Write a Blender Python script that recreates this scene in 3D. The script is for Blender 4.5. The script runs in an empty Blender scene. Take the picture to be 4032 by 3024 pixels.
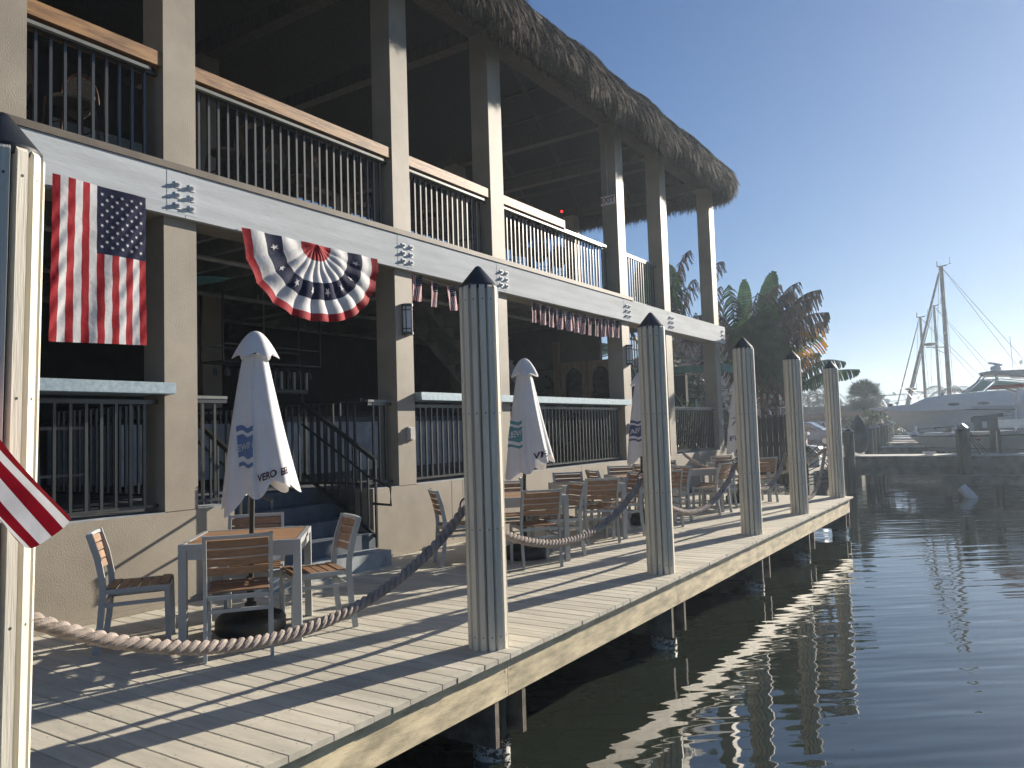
import bpy, math, random
import numpy as np
from mathutils import Vector, Matrix
R = math.radians
rnd = random.Random(7)
C = bpy.context.scene.collection
# ------------------------------------------------------------------ camera
F_PX, YAW, PITCH, ROLL = 3070.8, 0.585086, 0.060221, -0.031522
CAM = Vector((3.001, -2.526, 1.490))
fwd = Vector((-math.sin(YAW) * math.cos(PITCH), math.cos(YAW) * math.cos(PITCH), math.sin(PITCH)))
r0 = Vector((math.cos(YAW), math.sin(YAW), 0)); u0 = r0.cross(fwd)
CR = r0 * math.cos(ROLL) + u0 * math.sin(ROLL); CU = -r0 * math.sin(ROLL) + u0 * math.cos(ROLL)
cd = bpy.data.cameras.new('camera'); cam = bpy.data.objects.new('camera', cd); C.objects.link(cam)
cd.sensor_width = 36; cd.lens = 36 * F_PX / 4032; cd.clip_start = 0.05; cd.clip_end = 3000
mw = Matrix((CR, CU, -fwd)).transposed().to_4x4(); mw.translation = CAM; cam.matrix_world = mw
bpy.context.scene.camera = cam
def at(px, py, Y):                    # a photo point (4032 x 3024) carried out to the plane y = Y
    d = fwd * F_PX + CR * (px - 2016) - CU * (py - 1512)
    return CAM + d * ((Y - CAM.y) / d.y)
# ------------------------------------------------------------------ light
SUN_AZ, SUN_EL = R(15.0), R(19.0)     # azimuth from +y towards +x
w = bpy.data.worlds.new('World'); bpy.context.scene.world = w; w.use_nodes = True
nt = w.node_tree; bg = nt.nodes['Background']
sky = nt.nodes.new('ShaderNodeTexSky'); sky.sky_type = 'NISHITA'; sky.sun_disc = False
sky.sun_elevation = SUN_EL; sky.sun_rotation = SUN_AZ; sky.air_density = 1.0; sky.dust_density = 0.25; sky.ozone_density = 3.5
def vm(op, a, b_):
    n = nt.nodes.new('ShaderNodeVectorMath'); n.operation = op
    for i_, v_ in enumerate((a, b_)):
        if isinstance(v_, tuple): n.inputs[i_].default_value = v_
        else: nt.links.new(v_, n.inputs[i_])
    return n.outputs[0]
# the phone's tone curve: a soft shoulder over the whole sky and a slightly violet white balance
q_ = vm('ADD', vm('DIVIDE', sky.outputs[0], (18.0, 18.0, 18.0)), (1.0, 1.0, 1.0))
sky_c = vm('MULTIPLY', vm('DIVIDE', sky.outputs[0], q_), (0.40, 0.47, 0.60))
nt.links.new(sky_c, bg.inputs[0]); bg.inputs[1].default_value = 0.10
sl = bpy.data.lights.new('sun', 'SUN'); sl.energy = 5.0; sl.angle = R(0.55); sl.color = (1.0, 0.9, 0.76)
so = bpy.data.objects.new('sun', sl); C.objects.link(so)
sv = Vector((math.sin(SUN_AZ) * math.cos(SUN_EL), math.cos(SUN_AZ) * math.cos(SUN_EL), math.sin(SUN_EL)))
so.rotation_euler = sv.to_track_quat('Z', 'Y').to_euler(); so.location = (20, 60, 40)
sc = bpy.context.scene
sc.view_settings.view_transform = 'Standard'; sc.view_settings.look = 'None'
sc.view_settings.exposure = 1.0; sc.view_settings.gamma = 1.0
sc.render.engine = 'CYCLES'; sc.cycles.use_denoising = True; sc.cycles.max_bounces = 6; sc.cycles.transparent_max_bounces = 12
sc.cycles.caustics_reflective = False; sc.cycles.caustics_refractive = False; sc.cycles.sample_clamp_indirect = 6

# ------------------------------------------------------------------ materials
MATS = {}
def mat(name, col, rough=0.6, metal=0.0, var=0.12, scale=4.0, stretch=(1, 1, 1), bump=0.0, bscale=60.0, bstretch=None,
        col2=None, rand=0.0, spec=0.5, detail=4.0, transl=0.0, alpha=1.0, contrast=(0.35, 0.65)):
    m = bpy.data.materials.new(name); m.use_nodes = True; t = m.node_tree; b = t.nodes['Principled BSDF']
    N = t.nodes.new; L = t.links.new
    tc = N('ShaderNodeTexCoord'); oi = N('ShaderNodeObjectInfo')
    add = N('ShaderNodeVectorMath'); add.operation = 'MULTIPLY_ADD'
    cmb = N('ShaderNodeCombineXYZ')
    for i in range(3): L(oi.outputs['Random'], cmb.inputs[i])
    L(cmb.outputs[0], add.inputs[0]); add.inputs[1].default_value = (37.0, 19.0, 53.0) if rand > 0 else (0, 0, 0); L(tc.outputs['Object'], add.inputs[2])
    mp = N('ShaderNodeMapping'); mp.inputs['Scale'].default_value = stretch; L(add.outputs[0], mp.inputs[0])
    nz = N('ShaderNodeTexNoise'); nz.inputs['Scale'].default_value = scale; nz.inputs['Detail'].default_value = detail; nz.inputs['Roughness'].default_value = 0.6
    L(mp.outputs[0], nz.inputs[0])
    cr = N('ShaderNodeValToRGB'); cr.color_ramp.elements[0].position = contrast[0]; cr.color_ramp.elements[1].position = contrast[1]
    c2 = col2 if col2 else tuple(c * (1 - var * 2) for c in col)
    cr.color_ramp.elements[0].color = (*c2, 1); cr.color_ramp.elements[1].color = (*(col if col2 else tuple(min(1, c * (1 + var)) for c in col)), 1)
    L(nz.outputs[0], cr.inputs[0])
    out = cr.outputs[0]
    if rand > 0:
        mr = N('ShaderNodeMapRange'); mr.inputs[3].default_value = 1 - rand; mr.inputs[4].default_value = 1 + rand
        L(oi.outputs['Random'], mr.inputs[0])
        mx = N('ShaderNodeVectorMath'); mx.operation = 'SCALE'; L(out, mx.inputs[0]); L(mr.outputs[0], mx.inputs['Scale']); out = mx.outputs[0]
    L(out, b.inputs['Base Color'])
    b.inputs['Roughness'].default_value = rough; b.inputs['Metallic'].default_value = metal
    b.inputs['Specular IOR Level'].default_value = spec
    if bump > 0:
        mp2 = N('ShaderNodeMapping'); mp2.inputs['Scale'].default_value = bstretch or stretch; L(add.outputs[0], mp2.inputs[0])
        n2 = N('ShaderNodeTexNoise'); n2.inputs['Scale'].default_value = bscale; n2.inputs['Detail'].default_value = 3
        L(mp2.outputs[0], n2.inputs[0])
        bp = N('ShaderNodeBump'); bp.inputs['Strength'].default_value = bump; bp.inputs['Distance'].default_value = 0.01
        L(n2.outputs[0], bp.inputs['Height']); L(bp.outputs[0], b.inputs['Normal'])
    if transl > 0:
        tr = N('ShaderNodeBsdfTranslucent'); L(out, tr.inputs[0]); ms = N('ShaderNodeMixShader'); ms.inputs[0].default_value = transl
        L(b.outputs[0], ms.inputs[1]); L(tr.outputs[0], ms.inputs[2]); L(ms.outputs[0], t.nodes['Material Output'].inputs[0])
    MATS[name] = m; return m
def emit(name, col, s):
    m = bpy.data.materials.new(name); m.use_nodes = True; b = m.node_tree.nodes['Principled BSDF']
    b.inputs['Base Color'].default_value = (*col, 1); b.inputs['Emission Color'].default_value = (*col, 1); b.inputs['Emission Strength'].default_value = s
    return m
M_PLANK = mat('deck board', (0.57, 0.535, 0.44), 0.68, var=0.075, scale=2.2, stretch=(0.9, 6, 6), bump=0.25, bscale=30, bstretch=(0.6, 14, 14), rand=0.10)
M_PLANKEND = mat('deck board end', (0.36, 0.34, 0.30), 0.8, var=0.2, scale=14, bump=0.3, rand=0.1)
M_SCREW = mat('dark screw', (0.06, 0.055, 0.05), 0.5)
M_RIM = mat('yellow pine', (0.66, 0.56, 0.37), 0.6, var=0.22, scale=2.6, stretch=(5, 1.3, 5), bump=0.3, bscale=26, bstretch=(9, .7, 16), rand=0.07, detail=7)  # strong mottling in the colour also imitates rippled light off the water
M_BEAMW = mat('old beam', (0.20, 0.17, 0.13), 0.8, var=0.3, scale=5, bump=0.3)
M_PILE = mat('treated pile', (0.05, 0.058, 0.04), 0.8, var=0.3, scale=6, stretch=(3, 3, .5), bump=0.4)
M_PVC = mat('barnacled white sleeve', (0.60, 0.60, 0.56), 0.5, scale=16, col2=(0.05, 0.055, 0.045), contrast=(0.40, 0.47), bump=0.6, bscale=60)
M_BATTEN = mat('weathered batten', (0.68, 0.64, 0.54), 0.6, var=0.07, scale=4, stretch=(6, 6, .4), bump=0.2, bscale=50, bstretch=(3, 3, .15), rand=0.07)
M_CAP = mat('black cap', (0.02, 0.023, 0.027), 0.42, var=0.2, scale=9)
M_STUCCO = mat('tan stucco', (0.325, 0.285, 0.225), 0.58, var=0.11, scale=1.1, bump=0.22, bscale=90, detail=7)
M_WHITE = mat('white timber paint', (0.50, 0.54, 0.57), 0.8, var=0.07, scale=2.6, stretch=(1, .35, 3.5), spec=.3, bump=0.22, bscale=6, bstretch=(2, 1.2, 8), detail=7)
M_BROWNTRIM = mat('brown ledge', (0.13, 0.105, 0.08), 0.6, var=0.15)
M_BLACK = mat('black railing metal', (0.022, 0.026, 0.027), 0.34, var=0.1, scale=8, spec=.9)
M_CHAR = mat('rail cap metal', (0.20, 0.21, 0.20), 0.4, var=0.08, scale=6)
M_CEDAR = mat('oiled cypress cap', (0.36, 0.19, 0.065), 0.55, scale=3.2, stretch=(5, .9, 9), col2=(0.15, 0.065, 0.025), contrast=(0.36, 0.58), detail=8, bump=.2)
M_GALV = mat('galvanised sheet', (0.42, 0.50, 0.54), 0.42, metal=0.35, scale=22, col2=(0.22, 0.31, 0.36), contrast=(0.3, 0.7), detail=7, rand=.04)
M_BOLT = mat('bolt white', (0.62, 0.64, 0.66), 0.45)
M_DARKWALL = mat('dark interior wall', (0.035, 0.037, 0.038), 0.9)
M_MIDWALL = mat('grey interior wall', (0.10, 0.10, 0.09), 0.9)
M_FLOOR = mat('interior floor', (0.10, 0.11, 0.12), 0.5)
M_JOIST = mat('painted joist', (0.21, 0.22, 0.22), 0.8, var=.12)
M_PIPE = mat('sprinkler pipe', (0.33, 0.34, 0.34), 0.5)
M_STEP = mat('blue grey step', (0.105, 0.13, 0.16), 0.7, var=.12, scale=5)
M_STEPW = mat('pale step edge', (0.34, 0.38, 0.40), 0.7, var=.15, scale=6)
M_BARW = mat('white bar front', (0.50, 0.54, 0.58), 0.6)
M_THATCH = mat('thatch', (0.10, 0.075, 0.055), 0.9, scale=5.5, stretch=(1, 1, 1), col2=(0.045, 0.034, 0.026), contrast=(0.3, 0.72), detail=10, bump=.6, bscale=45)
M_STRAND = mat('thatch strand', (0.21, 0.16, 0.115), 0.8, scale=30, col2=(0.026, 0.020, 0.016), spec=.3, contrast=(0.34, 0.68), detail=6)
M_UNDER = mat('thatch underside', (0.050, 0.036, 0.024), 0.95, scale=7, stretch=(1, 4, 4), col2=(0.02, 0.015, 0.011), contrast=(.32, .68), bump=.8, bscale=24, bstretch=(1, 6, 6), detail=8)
M_RAFT = mat('roof timber', (0.075, 0.05, 0.034), 0.75, var=.2, scale=4, stretch=(4, 4, 1))
M_FRAME = mat('chair frame', (0.37, 0.39, 0.40), 0.42, metal=0.1, var=.04)
M_SLAT = mat('faux teak slat', (0.275, 0.158, 0.09), 0.55, var=.12, scale=5, stretch=(2, 9, 9), rand=.09)
M_TOPSLAT = mat('table slat', (0.34, 0.20, 0.11), 0.5, var=.12, scale=5, stretch=(2, 9, 9), rand=.13)
M_BASE = mat('umbrella base', (0.012, 0.017, 0.019), 0.5)
M_CLOTH = mat('white umbrella cloth', (0.74, 0.745, 0.76), 0.85, var=.03, scale=5, bump=.2, bscale=12, transl=.12)
M_BLUE = mat('blue print', (0.13, 0.20, 0.36), 0.85, var=.04)
M_TEAL = mat('teal print', (0.10, 0.29, 0.33), 0.85, var=.04)
M_NAVYP = mat('navy print', (0.09, 0.11, 0.23), 0.85, var=.04)
M_PURPLE = mat('dark plum print', (0.035, 0.012, 0.03), 0.85, var=.04)
M_ROPE = mat('rope fibre', (0.38, 0.32, 0.28), 0.85, var=.16, scale=14, bump=.7, bscale=240, bstretch=(1, 1, 1))
M_IRON = mat('black iron', (0.02, 0.02, 0.02), 0.35)
M_RED = mat('flag red', (0.33, 0.008, 0.018), 0.7, var=.10, scale=9, spec=.15, transl=.15, bump=.35, bscale=22)
M_FWHITE = mat('flag white', (0.70, 0.70, 0.72), 0.7, spec=.2, var=.06, scale=9, transl=.25, bump=.35, bscale=22)
M_NAVY = mat('flag navy', (0.012, 0.017, 0.05), 0.8, var=.1, scale=9, spec=.12, transl=.08, bump=.35, bscale=22)
M_GREEN = mat('leaf green', (0.035, 0.075, 0.028), 0.5, var=.25, scale=3, transl=.28)
M_BROWNL = mat('dry leaf', (0.085, 0.06, 0.05), 0.85, var=.3, scale=6, transl=.2)
M_YELL = mat('yellowing leaf', (0.42, 0.20, 0.03), 0.7, scale=3, col2=(0.05, 0.09, 0.03), contrast=(.42, .58), transl=.3)
M_TRUNK = mat('trunk', (0.16, 0.12, 0.085), 0.9, var=.3, scale=6, bump=.6)
M_PALM = mat('palm green', (0.045, 0.075, 0.03), 0.6, var=.3, scale=5, transl=.2)
M_BUSH = mat('bush green', (0.06, 0.10, 0.03), 0.6, var=.4, scale=2, transl=.25)
M_HULL = mat('boat gelcoat', (0.66, 0.67, 0.68), 0.25, var=.03)
M_HULLB = mat('antifoul orange', (0.22, 0.10, 0.055), 0.7, var=.15)
M_HULLK = mat('dark stripe', (0.12, 0.11, 0.13), 0.4)
M_GLASSG = mat('tinted windshield', (0.30, 0.52, 0.47), 0.1, var=.03, transl=.5)
M_STEEL = mat('stainless rail', (0.55, 0.56, 0.58), 0.25, metal=.8)
M_REDC = mat('red canvas', (0.36, 0.07, 0.05), 0.7)
M_DOCKW = mat('grey dock timber', (0.15, 0.15, 0.14), 0.85, var=.25, scale=3, bump=.3)
M_DOCKT = mat('dock top', (0.45, 0.44, 0.40), 0.8, var=.12)
M_CONC = mat('concrete ground', (0.40, 0.36, 0.31), 0.9, var=.14, scale=1.3, bump=.4, bscale=20, detail=8)
M_ROAD = mat('asphalt lot', (0.26, 0.25, 0.245), 0.9, var=.1, scale=.6)
M_GRASS = mat('lawn', (0.10, 0.16, 0.035), 0.9, var=.3, scale=2)
M_WOODG = mat('charred gate board', (0.05, 0.047, 0.045), 0.8, var=.35, scale=4, stretch=(4, 4, .5), rand=.15)
M_PINK = mat('pink stucco', (0.62, 0.46, 0.42), 0.85)
M_TENT = mat('green canvas', (0.20, 0.36, 0.31), 0.6, var=.1, transl=.25)
M_CARB = mat('car paint', (0.08, 0.12, 0.24), 0.2, metal=.4)
M_CARS = mat('silver car paint', (0.42, 0.44, 0.46), 0.2, metal=.5)
M_GLASS = mat('dark glass', (0.012, 0.014, 0.017), 0.06)
M_TYRE = mat('tyre', (0.015, 0.015, 0.015), .8)
M_LAMPW = mat('frosted lamp glass', (0.66, 0.68, 0.70), 0.4, var=.03)
M_GREY = mat('grey plastic box', (0.48, 0.47, 0.45), 0.5)
M_EXITW = mat('exit plate', (0.85, 0.80, 0.80), .4, var=.02)
M_EXITR = mat('exit red', (0.30, 0.02, 0.03), .4)
M_RATTAN = mat('rattan frame', (0.10, 0.038, 0.018), .4)
M_CANE = mat('woven cane', (0.24, 0.22, 0.19), .8, var=.25, scale=90)
M_WFRAME = mat('white window frame', (0.30, 0.36, 0.42), .6)
M_DOORW = mat('blond wood', (0.30, 0.20, 0.12), .6, var=.2, scale=4, stretch=(5, 5, 1))
M_TARP = mat('dark blue cover', (0.04, 0.06, 0.085), .7, var=.2, scale=3)
M_TILE = mat('roof tile', (0.24, 0.22, 0.2), .8)

M_SEAW = mat('dark seawall', (0.05, 0.052, 0.05), .85, var=.3)
# water
mw_ = bpy.data.materials.new('canal water'); mw_.use_nodes = True; t = mw_.node_tree; b = t.nodes['Principled BSDF']
b.inputs['Base Color'].default_value = (0.020, 0.026, 0.020, 1); b.inputs['Roughness'].default_value = 0.02; b.inputs['IOR'].default_value = 1.75
b.inputs['Specular IOR Level'].default_value = 0.6
geo = t.nodes.new('ShaderNodeNewGeometry')
def wav(rot, scl, nscale, det, dist):
    mp = t.nodes.new('ShaderNodeMapping'); mp.vector_type = 'TEXTURE'
    mp.inputs['Rotation'].default_value = (0, 0, R(rot)); mp.inputs['Scale'].default_value = scl
    t.links.new(geo.outputs['Position'], mp.inputs[0])
    n = t.nodes.new('ShaderNodeTexNoise'); n.inputs['Scale'].default_value = nscale; n.inputs['Detail'].default_value = det; n.inputs['Distortion'].default_value = dist
    t.links.new(mp.outputs[0], n.inputs[0]); return n.outputs[0]
a1 = wav(37, (1.1, 0.20, 1), 0.85, 1.0, .2); a2 = wav(33, (0.30, 0.07, 1), 0.9, 1.5, .2); a3 = wav(22, (2.6, 0.9, 1), 0.8, 1, 0)
mg = t.nodes.new('ShaderNodeTexNoise'); mg.inputs['Scale'].default_value = .22; t.links.new(geo.outputs['Position'], mg.inputs[0])
def mth(op, x, y):
    n = t.nodes.new('ShaderNodeMath'); n.operation = op
    for i, v in enumerate((x, y)):
        if isinstance(v, (int, float)): n.inputs[i].default_value = v
        else: t.links.new(v, n.inputs[i])
    return n.outputs[0]
hh = mth('ADD', mth('ADD', mth('MULTIPLY', a1, 0.0100), mth('MULTIPLY', mth('MULTIPLY', a2, 0.0030), mth('MULTIPLY', mg.outputs[0], mg.outputs[0]))), mth('MULTIPLY', a3, 0.016))
bp = t.nodes.new('ShaderNodeBump'); bp.inputs['Strength'].default_value = 1.0; bp.inputs['Distance'].default_value = 1.0
t.links.new(hh, bp.inputs['Height']); t.links.new(bp.outputs[0], b.inputs['Normal'])

# ------------------------------------------------------------------ mesh helpers
class MB:
    def __init__(s): s.v = []; s.f = []; s.m = []
    def add(s, vs, fs, mi=0):
        o = len(s.v); s.v += [tuple(v) for v in vs]; s.f += [tuple(i + o for i in f) for f in fs]; s.m += [mi] * len(fs)
    def box(s, a, b, mi=0, bev=0.0):
        x0, y0, z0 = [min(a[i], b[i]) for i in range(3)]; x1, y1, z1 = [max(a[i], b[i]) for i in range(3)]
        s.add([(x0, y0, z0), (x1, y0, z0), (x1, y1, z0), (x0, y1, z0), (x0, y0, z1), (x1, y0, z1), (x1, y1, z1), (x0, y1, z1)],
              [(0, 3, 2, 1), (4, 5, 6, 7), (0, 1, 5, 4), (1, 2, 6, 5), (2, 3, 7, 6), (3, 0, 4, 7)], mi)
    def bar(s, p, q, wx, wz, mi=0, up=(0, 0, 1)):          # box beam from p to q
        p = Vector(p); q = Vector(q); d = (q - p).normalized(); u = Vector(up)
        if abs(d.dot(u)) > .98: u = Vector((0, 1, 0))
        a = d.cross(u).normalized() * wx / 2; c = a.cross(d).normalized() * wz / 2
        vs = [p - a - c, p + a - c, p + a + c, p - a + c, q - a - c, q + a - c, q + a + c, q - a + c]
        s.add(vs, [(0, 1, 2, 3), (7, 6, 5, 4), (4, 5, 1, 0), (5, 6, 2, 1), (6, 7, 3, 2), (7, 4, 0, 3)], mi)
    def tube(s, pts, r, n=8, mi=0, cap=True):
        pts = [Vector(p) for p in pts]; k = len(pts); rs = r if isinstance(r, (list, tuple)) else [r] * k
        rings = []; ref = None
        for i, p in enumerate(pts):
            d = (pts[min(i + 1, k - 1)] - pts[max(i - 1, 0)]).normalized()
            if ref is None: ref = Vector((0, 0, 1)) if abs(d.z) < .9 else Vector((1, 0, 0))
            a = d.cross(ref).normalized(); c = a.cross(d).normalized(); ref = c
            rings.append([p + (a * math.cos(2 * math.pi * j / n) + c * math.sin(2 * math.pi * j / n)) * rs[i] for j in range(n)])
        vs = [v for rg in rings for v in rg]; fs = []
        for i in range(k - 1):
            for j in range(n): fs.append((i * n + j, i * n + (j + 1) % n, (i + 1) * n + (j + 1) % n, (i + 1) * n + j))
        if cap: fs += [tuple(range(n))[::-1], tuple((k - 1) * n + j for j in range(n))]
        s.add(vs, fs, mi)
    def lathe(s, prof, n=20, mi=0, c=(0, 0, 0)):            # prof: (r, z)
        vs = []; fs = []
        for r, z in prof: vs += [(c[0] + r * math.cos(2 * math.pi * j / n), c[1] + r * math.sin(2 * math.pi * j / n), c[2] + z) for j in range(n)]
        for i in range(len(prof) - 1):
            for j in range(n): fs.append((i * n + j, i * n + (j + 1) % n, (i + 1) * n + (j + 1) % n, (i + 1) * n + j))
        fs += [tuple(range(n))[::-1], tuple((len(prof) - 1) * n + j for j in range(n))]
        s.add(vs, fs, mi)
    def prism(s, poly, h0, h1, axis='y', mi=0):             # poly of 2D points extruded along axis
        f = {'y': lambda a, b, h: (a, h, b), 'x': lambda a, b, h: (h, a, b), 'z': lambda a, b, h: (a, b, h)}[axis]
        n = len(poly); vs = [f(a, b, h0) for a, b in poly] + [f(a, b, h1) for a, b in poly]
        s.add(vs, [tuple(range(n)), tuple(range(2 * n - 1, n - 1, -1))] + [(i, i + n, (i + 1) % n + n, (i + 1) % n) for i in range(n)], mi)
    def mesh(s, name, mats, smooth=False):
        me = bpy.data.meshes.new(name); me.from_pydata(s.v, [], s.f)
        for m in (mats if isinstance(mats, (list, tuple)) else [mats]): me.materials.append(m)
        if len(set(s.m)) > 1: me.polygons.foreach_set('material_index', s.m)
        me.update()
        import bmesh
        bm = bmesh.new(); bm.from_mesh(me); bmesh.ops.recalc_face_normals(bm, faces=bm.faces); bm.to_mesh(me); bm.free()
        if smooth:
            me.polygons.foreach_set('use_smooth', [True] * len(me.polygons))
            try: me.set_sharp_from_angle(angle=R(40))
            except Exception: pass
        return me
def link(name, me, parent=None, loc=(0, 0, 0), rz=0.0):
    o = bpy.data.objects.new(name, me); C.objects.link(o); o.location = loc; o.rotation_euler = (0, 0, rz)
    if parent is not None: o.parent = parent
    return o
def obj(name, mb, mats, parent=None, smooth=False, loc=(0, 0, 0)):
    return link(name, mb.mesh(name, mats, smooth), parent, loc)
def tag(o, label=None, cat=None, group=None, kind=None):
    if label: o['label'] = label
    if cat: o['category'] = cat
    if group: o['group'] = group
    if kind: o['kind'] = kind
    return o
def thing(name, label, cat, loc=(0, 0, 0), rz=0.0, group=None):
    o = bpy.data.objects.new(name, None); C.objects.link(o); o.location = loc; o.rotation_euler = (0, 0, rz)
    o.empty_display_size = .1
    return tag(o, label, cat, group)
def copy_tree(src, parent=None):
    c = src.copy(); C.objects.link(c)
    if parent is not None: c.parent = parent
    for ch in src.children: copy_tree(ch, c)
    return c
def clone(src, label, loc, rz=0.0):
    c = copy_tree(src); c.location = loc; c.rotation_euler = (0, 0, rz); c['label'] = label; return c
def text_mesh(s, size, mats, name, thick=0.0, bold=0.0):
    cu = bpy.data.curves.new(name, 'FONT'); cu.body = s; cu.size = size; cu.align_x = 'CENTER'; cu.align_y = 'CENTER'; cu.extrude = thick; cu.offset = bold
    cu.resolution_u = 3
    o = bpy.data.objects.new('t', cu); C.objects.link(o); dg = bpy.context.evaluated_depsgraph_get()
    me = bpy.data.meshes.new_from_object(o.evaluated_get(dg)); bpy.data.objects.remove(o); me.materials.clear(); me.materials.append(mats); me.name = name
    return me
def star_poly(cx, cy, r, rot=0.0):
    return [(cx + (r if k % 2 == 0 else r * .4) * math.sin(rot + k * math.pi / 5), cy + (r if k % 2 == 0 else r * .4) * math.cos(rot + k * math.pi / 5)) for k in range(10)]

# ================================================================== SETTING
WZ = -0.74
m_ = MB(); m_.add([(-60, -40, WZ), (170, -40, WZ), (170, 215, WZ), (-60, 215, WZ)], [(0, 1, 2, 3)])
tag(obj('water', m_, mw_), kind='structure')
# land on the left beyond the boardwalk: seawall with concrete apron, parking lot, lawn strip
m_ = MB(); m_.prism([(-60, 13.98), (-2.15, 13.98), (-2.2, 18), (-2.9, 30), (-4.2, 48), (-6, 80), (-6, 215), (-60, 215)], -1.6, -0.08, 'z')
tag(obj('ground', m_, M_CONC), kind='structure')
m_ = MB(); m_.prism([(-2.16, 13.9), (-2.05, 13.9), (-2.1, 18), (-2.8, 30), (-4.1, 48), (-4.21, 48), (-2.91, 30), (-2.21, 18)], -1.6, -0.04, 'z')
tag(obj('seawall', m_, M_SEAW), 'dark seawall edge running from the boardwalk to the far docks', 'seawall')
m_ = MB(); m_.box((-60, 46, -.076), (-9.0, 120, -.07)); tag(obj('parking_lot', m_, M_ROAD), kind='structure')
m_ = MB(); m_.box((-60, -20, -1.6), (-3.95, 13.97, -0.02)); tag(obj('foundation_ground', m_, M_CONC), kind='structure')
m_ = MB(); m_.box((-40, 43.5, -.075), (-8, 45.5, 0.02)); tag(obj('lawn', m_, M_GRASS), kind='structure')

# ------------------------------------------------------------------ boardwalk
deck = thing('boardwalk', None, None); del_keys = None; deck['kind'] = 'structure'
P_W = 0.1445
variants = []
for k in range(4):
    m_ = MB(); x1 = -0.0 + rnd.uniform(-.003, .003); e = .004
    y0, y1 = -P_W / 2 + .0028, P_W / 2 - .0028
    xs = (x1, -3.585)
    # bevelled top: cross-section polygon extruded along x
    m_.prism([(y0, -.032), (y1, -.032), (y1, -e), (y1 - e, 0), (y0 + e, 0), (y0, -e)], xs[1], xs[0], 'x', 0)
    for j in range(9):
        xx = -0.075 - j * 0.405
        for yy in (-.045, .047):
            yj = yy + rnd.uniform(-.006, .006); xj = xx + rnd.uniform(-.008, .008)
            m_.add([(xj + .0042 * math.cos(a * math.pi / 3), yj + .0042 * math.sin(a * math.pi / 3), .0008) for a in range(6)], [tuple(range(6))], 1)
    variants.append(m_.mesh('plank', [M_PLANK, M_SCREW]))
for k in range(-19, 97):
    o = link('plank', variants[rnd.randrange(4)], deck, (rnd.uniform(-.002, .002), (k + .5) * P_W, rnd.uniform(-.0008, .0008)))
POST_Y = [-1.19, 1.97, 5.02, 8.14, 10.77, 13.75]
edges = [-2.75, 1.93, 4.98, 8.06, 10.9, 13.93]
for a, b_ in zip(edges[:-1], edges[1:]):
    m_ = MB(); m_.box((-.060, a + .002, -.30), (-.098, b_ - .002, -.034)); obj('rim_board', m_, M_RIM, deck)
    m_ = MB()
    for yb in (a + .035, b_ - .035):
        for zz in (-.08, -.13, -.20, -.26):
            m_.add([(-.0585, yb + .005 * math.cos(q * math.pi / 3), zz + rnd.uniform(-.01, .01) + .005 * math.sin(q * math.pi / 3)) for q in range(6)], [tuple(range(6))])
    s_ = obj('nail_heads', m_, M_SCREW, deck); s_['kind'] = 'stuff'
m_ = MB(); m_.box((-.088, 13.905, -.30), (-3.5, 13.935, -.034)); obj('end_board', m_, M_BEAMW, deck)
for xx in (-.9, -1.7, -2.5, -3.3):
    m_ = MB(); m_.box((xx, -2.7, -.29), (xx - .04, 13.9, -.034)); obj('joist', m_, M_BEAMW, deck)
for py in POST_Y:
    for dy in (-.165, .165):
        m_ = MB(); m_.box((-.07, py + dy - .022, -.60 + rnd.uniform(-.01, .01)), (-3.45, py + dy + .022, -.302)); obj('cross_beam', m_, M_BEAMW, deck)
# ------------------------------------------------------------------ pile posts
NB = 14
def batten_mesh():
    w_, t_ = .0465, .036; ri = .104
    m_ = MB(); h = 2.56
    # outer top corner cut
    vs = [(ri, -w_ / 2, 0), (ri + t_, -w_ / 2 + .004, 0), (ri + t_, w_ / 2 - .004, 0), (ri, w_ / 2, 0),
          (ri, -w_ / 2, h), (ri + t_, -w_ / 2 + .004, h - .05), (ri + t_, w_ / 2 - .004, h - .05), (ri, w_ / 2, h)]
    m_.add(vs, [(0, 1, 2, 3), (4, 5, 6, 7), (0, 1, 5, 4), (1, 2, 6, 5), (2, 3, 7, 6), (3, 0, 4, 7)])
    for zz in (.09, .82, 1.62, 2.42):
        m_.add([(ri + t_ + .001, .005 * math.cos(a * math.pi / 3), zz + .006 * math.sin(a * math.pi / 3)) for a in range(6)], [tuple(range(6))], 1)
    return m_.mesh('batten', [M_BATTEN, M_SCREW])
bm_ = batten_mesh()
m_ = MB(); m_.tube([(0, 0, -1.7), (0, 0, 2.5)], .110, 20); pile_me = m_.mesh('pile', M_PILE, True)
m_ = MB()
pr_ = [(.128, -1.5), (.128, -.66)]; n = 28
vs = []; 
for r_, z_ in ((.128, -1.5), (.128, -.63)):
    for j in range(n):
        a = 2 * math.pi * j / n
        vs.append((r_ * math.cos(a), r_ * math.sin(a), z_ + (0.03 * math.sin(a * 3) + .012 * math.sin(a * 7) if z_ > -1 else 0)))
m_.add(vs, [(j, (j + 1) % n, n + (j + 1) % n, n + j) for j in range(n)]); pvc_me = m_.mesh('sleeve', M_PVC, True)
m_ = MB()
br = random.Random(3)
for _ in range(260):
    a = br.uniform(0, 2 * math.pi); z_ = -.60 - abs(br.gauss(0, .06)); r_ = .125 + br.uniform(0, .012); s_ = br.uniform(.006, .014)
    c_ = Vector((r_ * math.cos(a), r_ * math.sin(a), z_)); o_ = Vector((math.cos(a), math.sin(a), .3)).normalized() * s_
    tx = Vector((-math.sin(a), math.cos(a), 0)) * s_ * .6; tz = Vector((0, 0, s_ * .6))
    m_.add([c_ - tx - tz, c_ + tx - tz, c_ + tx + tz, c_ - tx + tz, c_ + o_], [(0, 1, 4), (1, 2, 4), (2, 3, 4), (3, 0, 4)])
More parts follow.
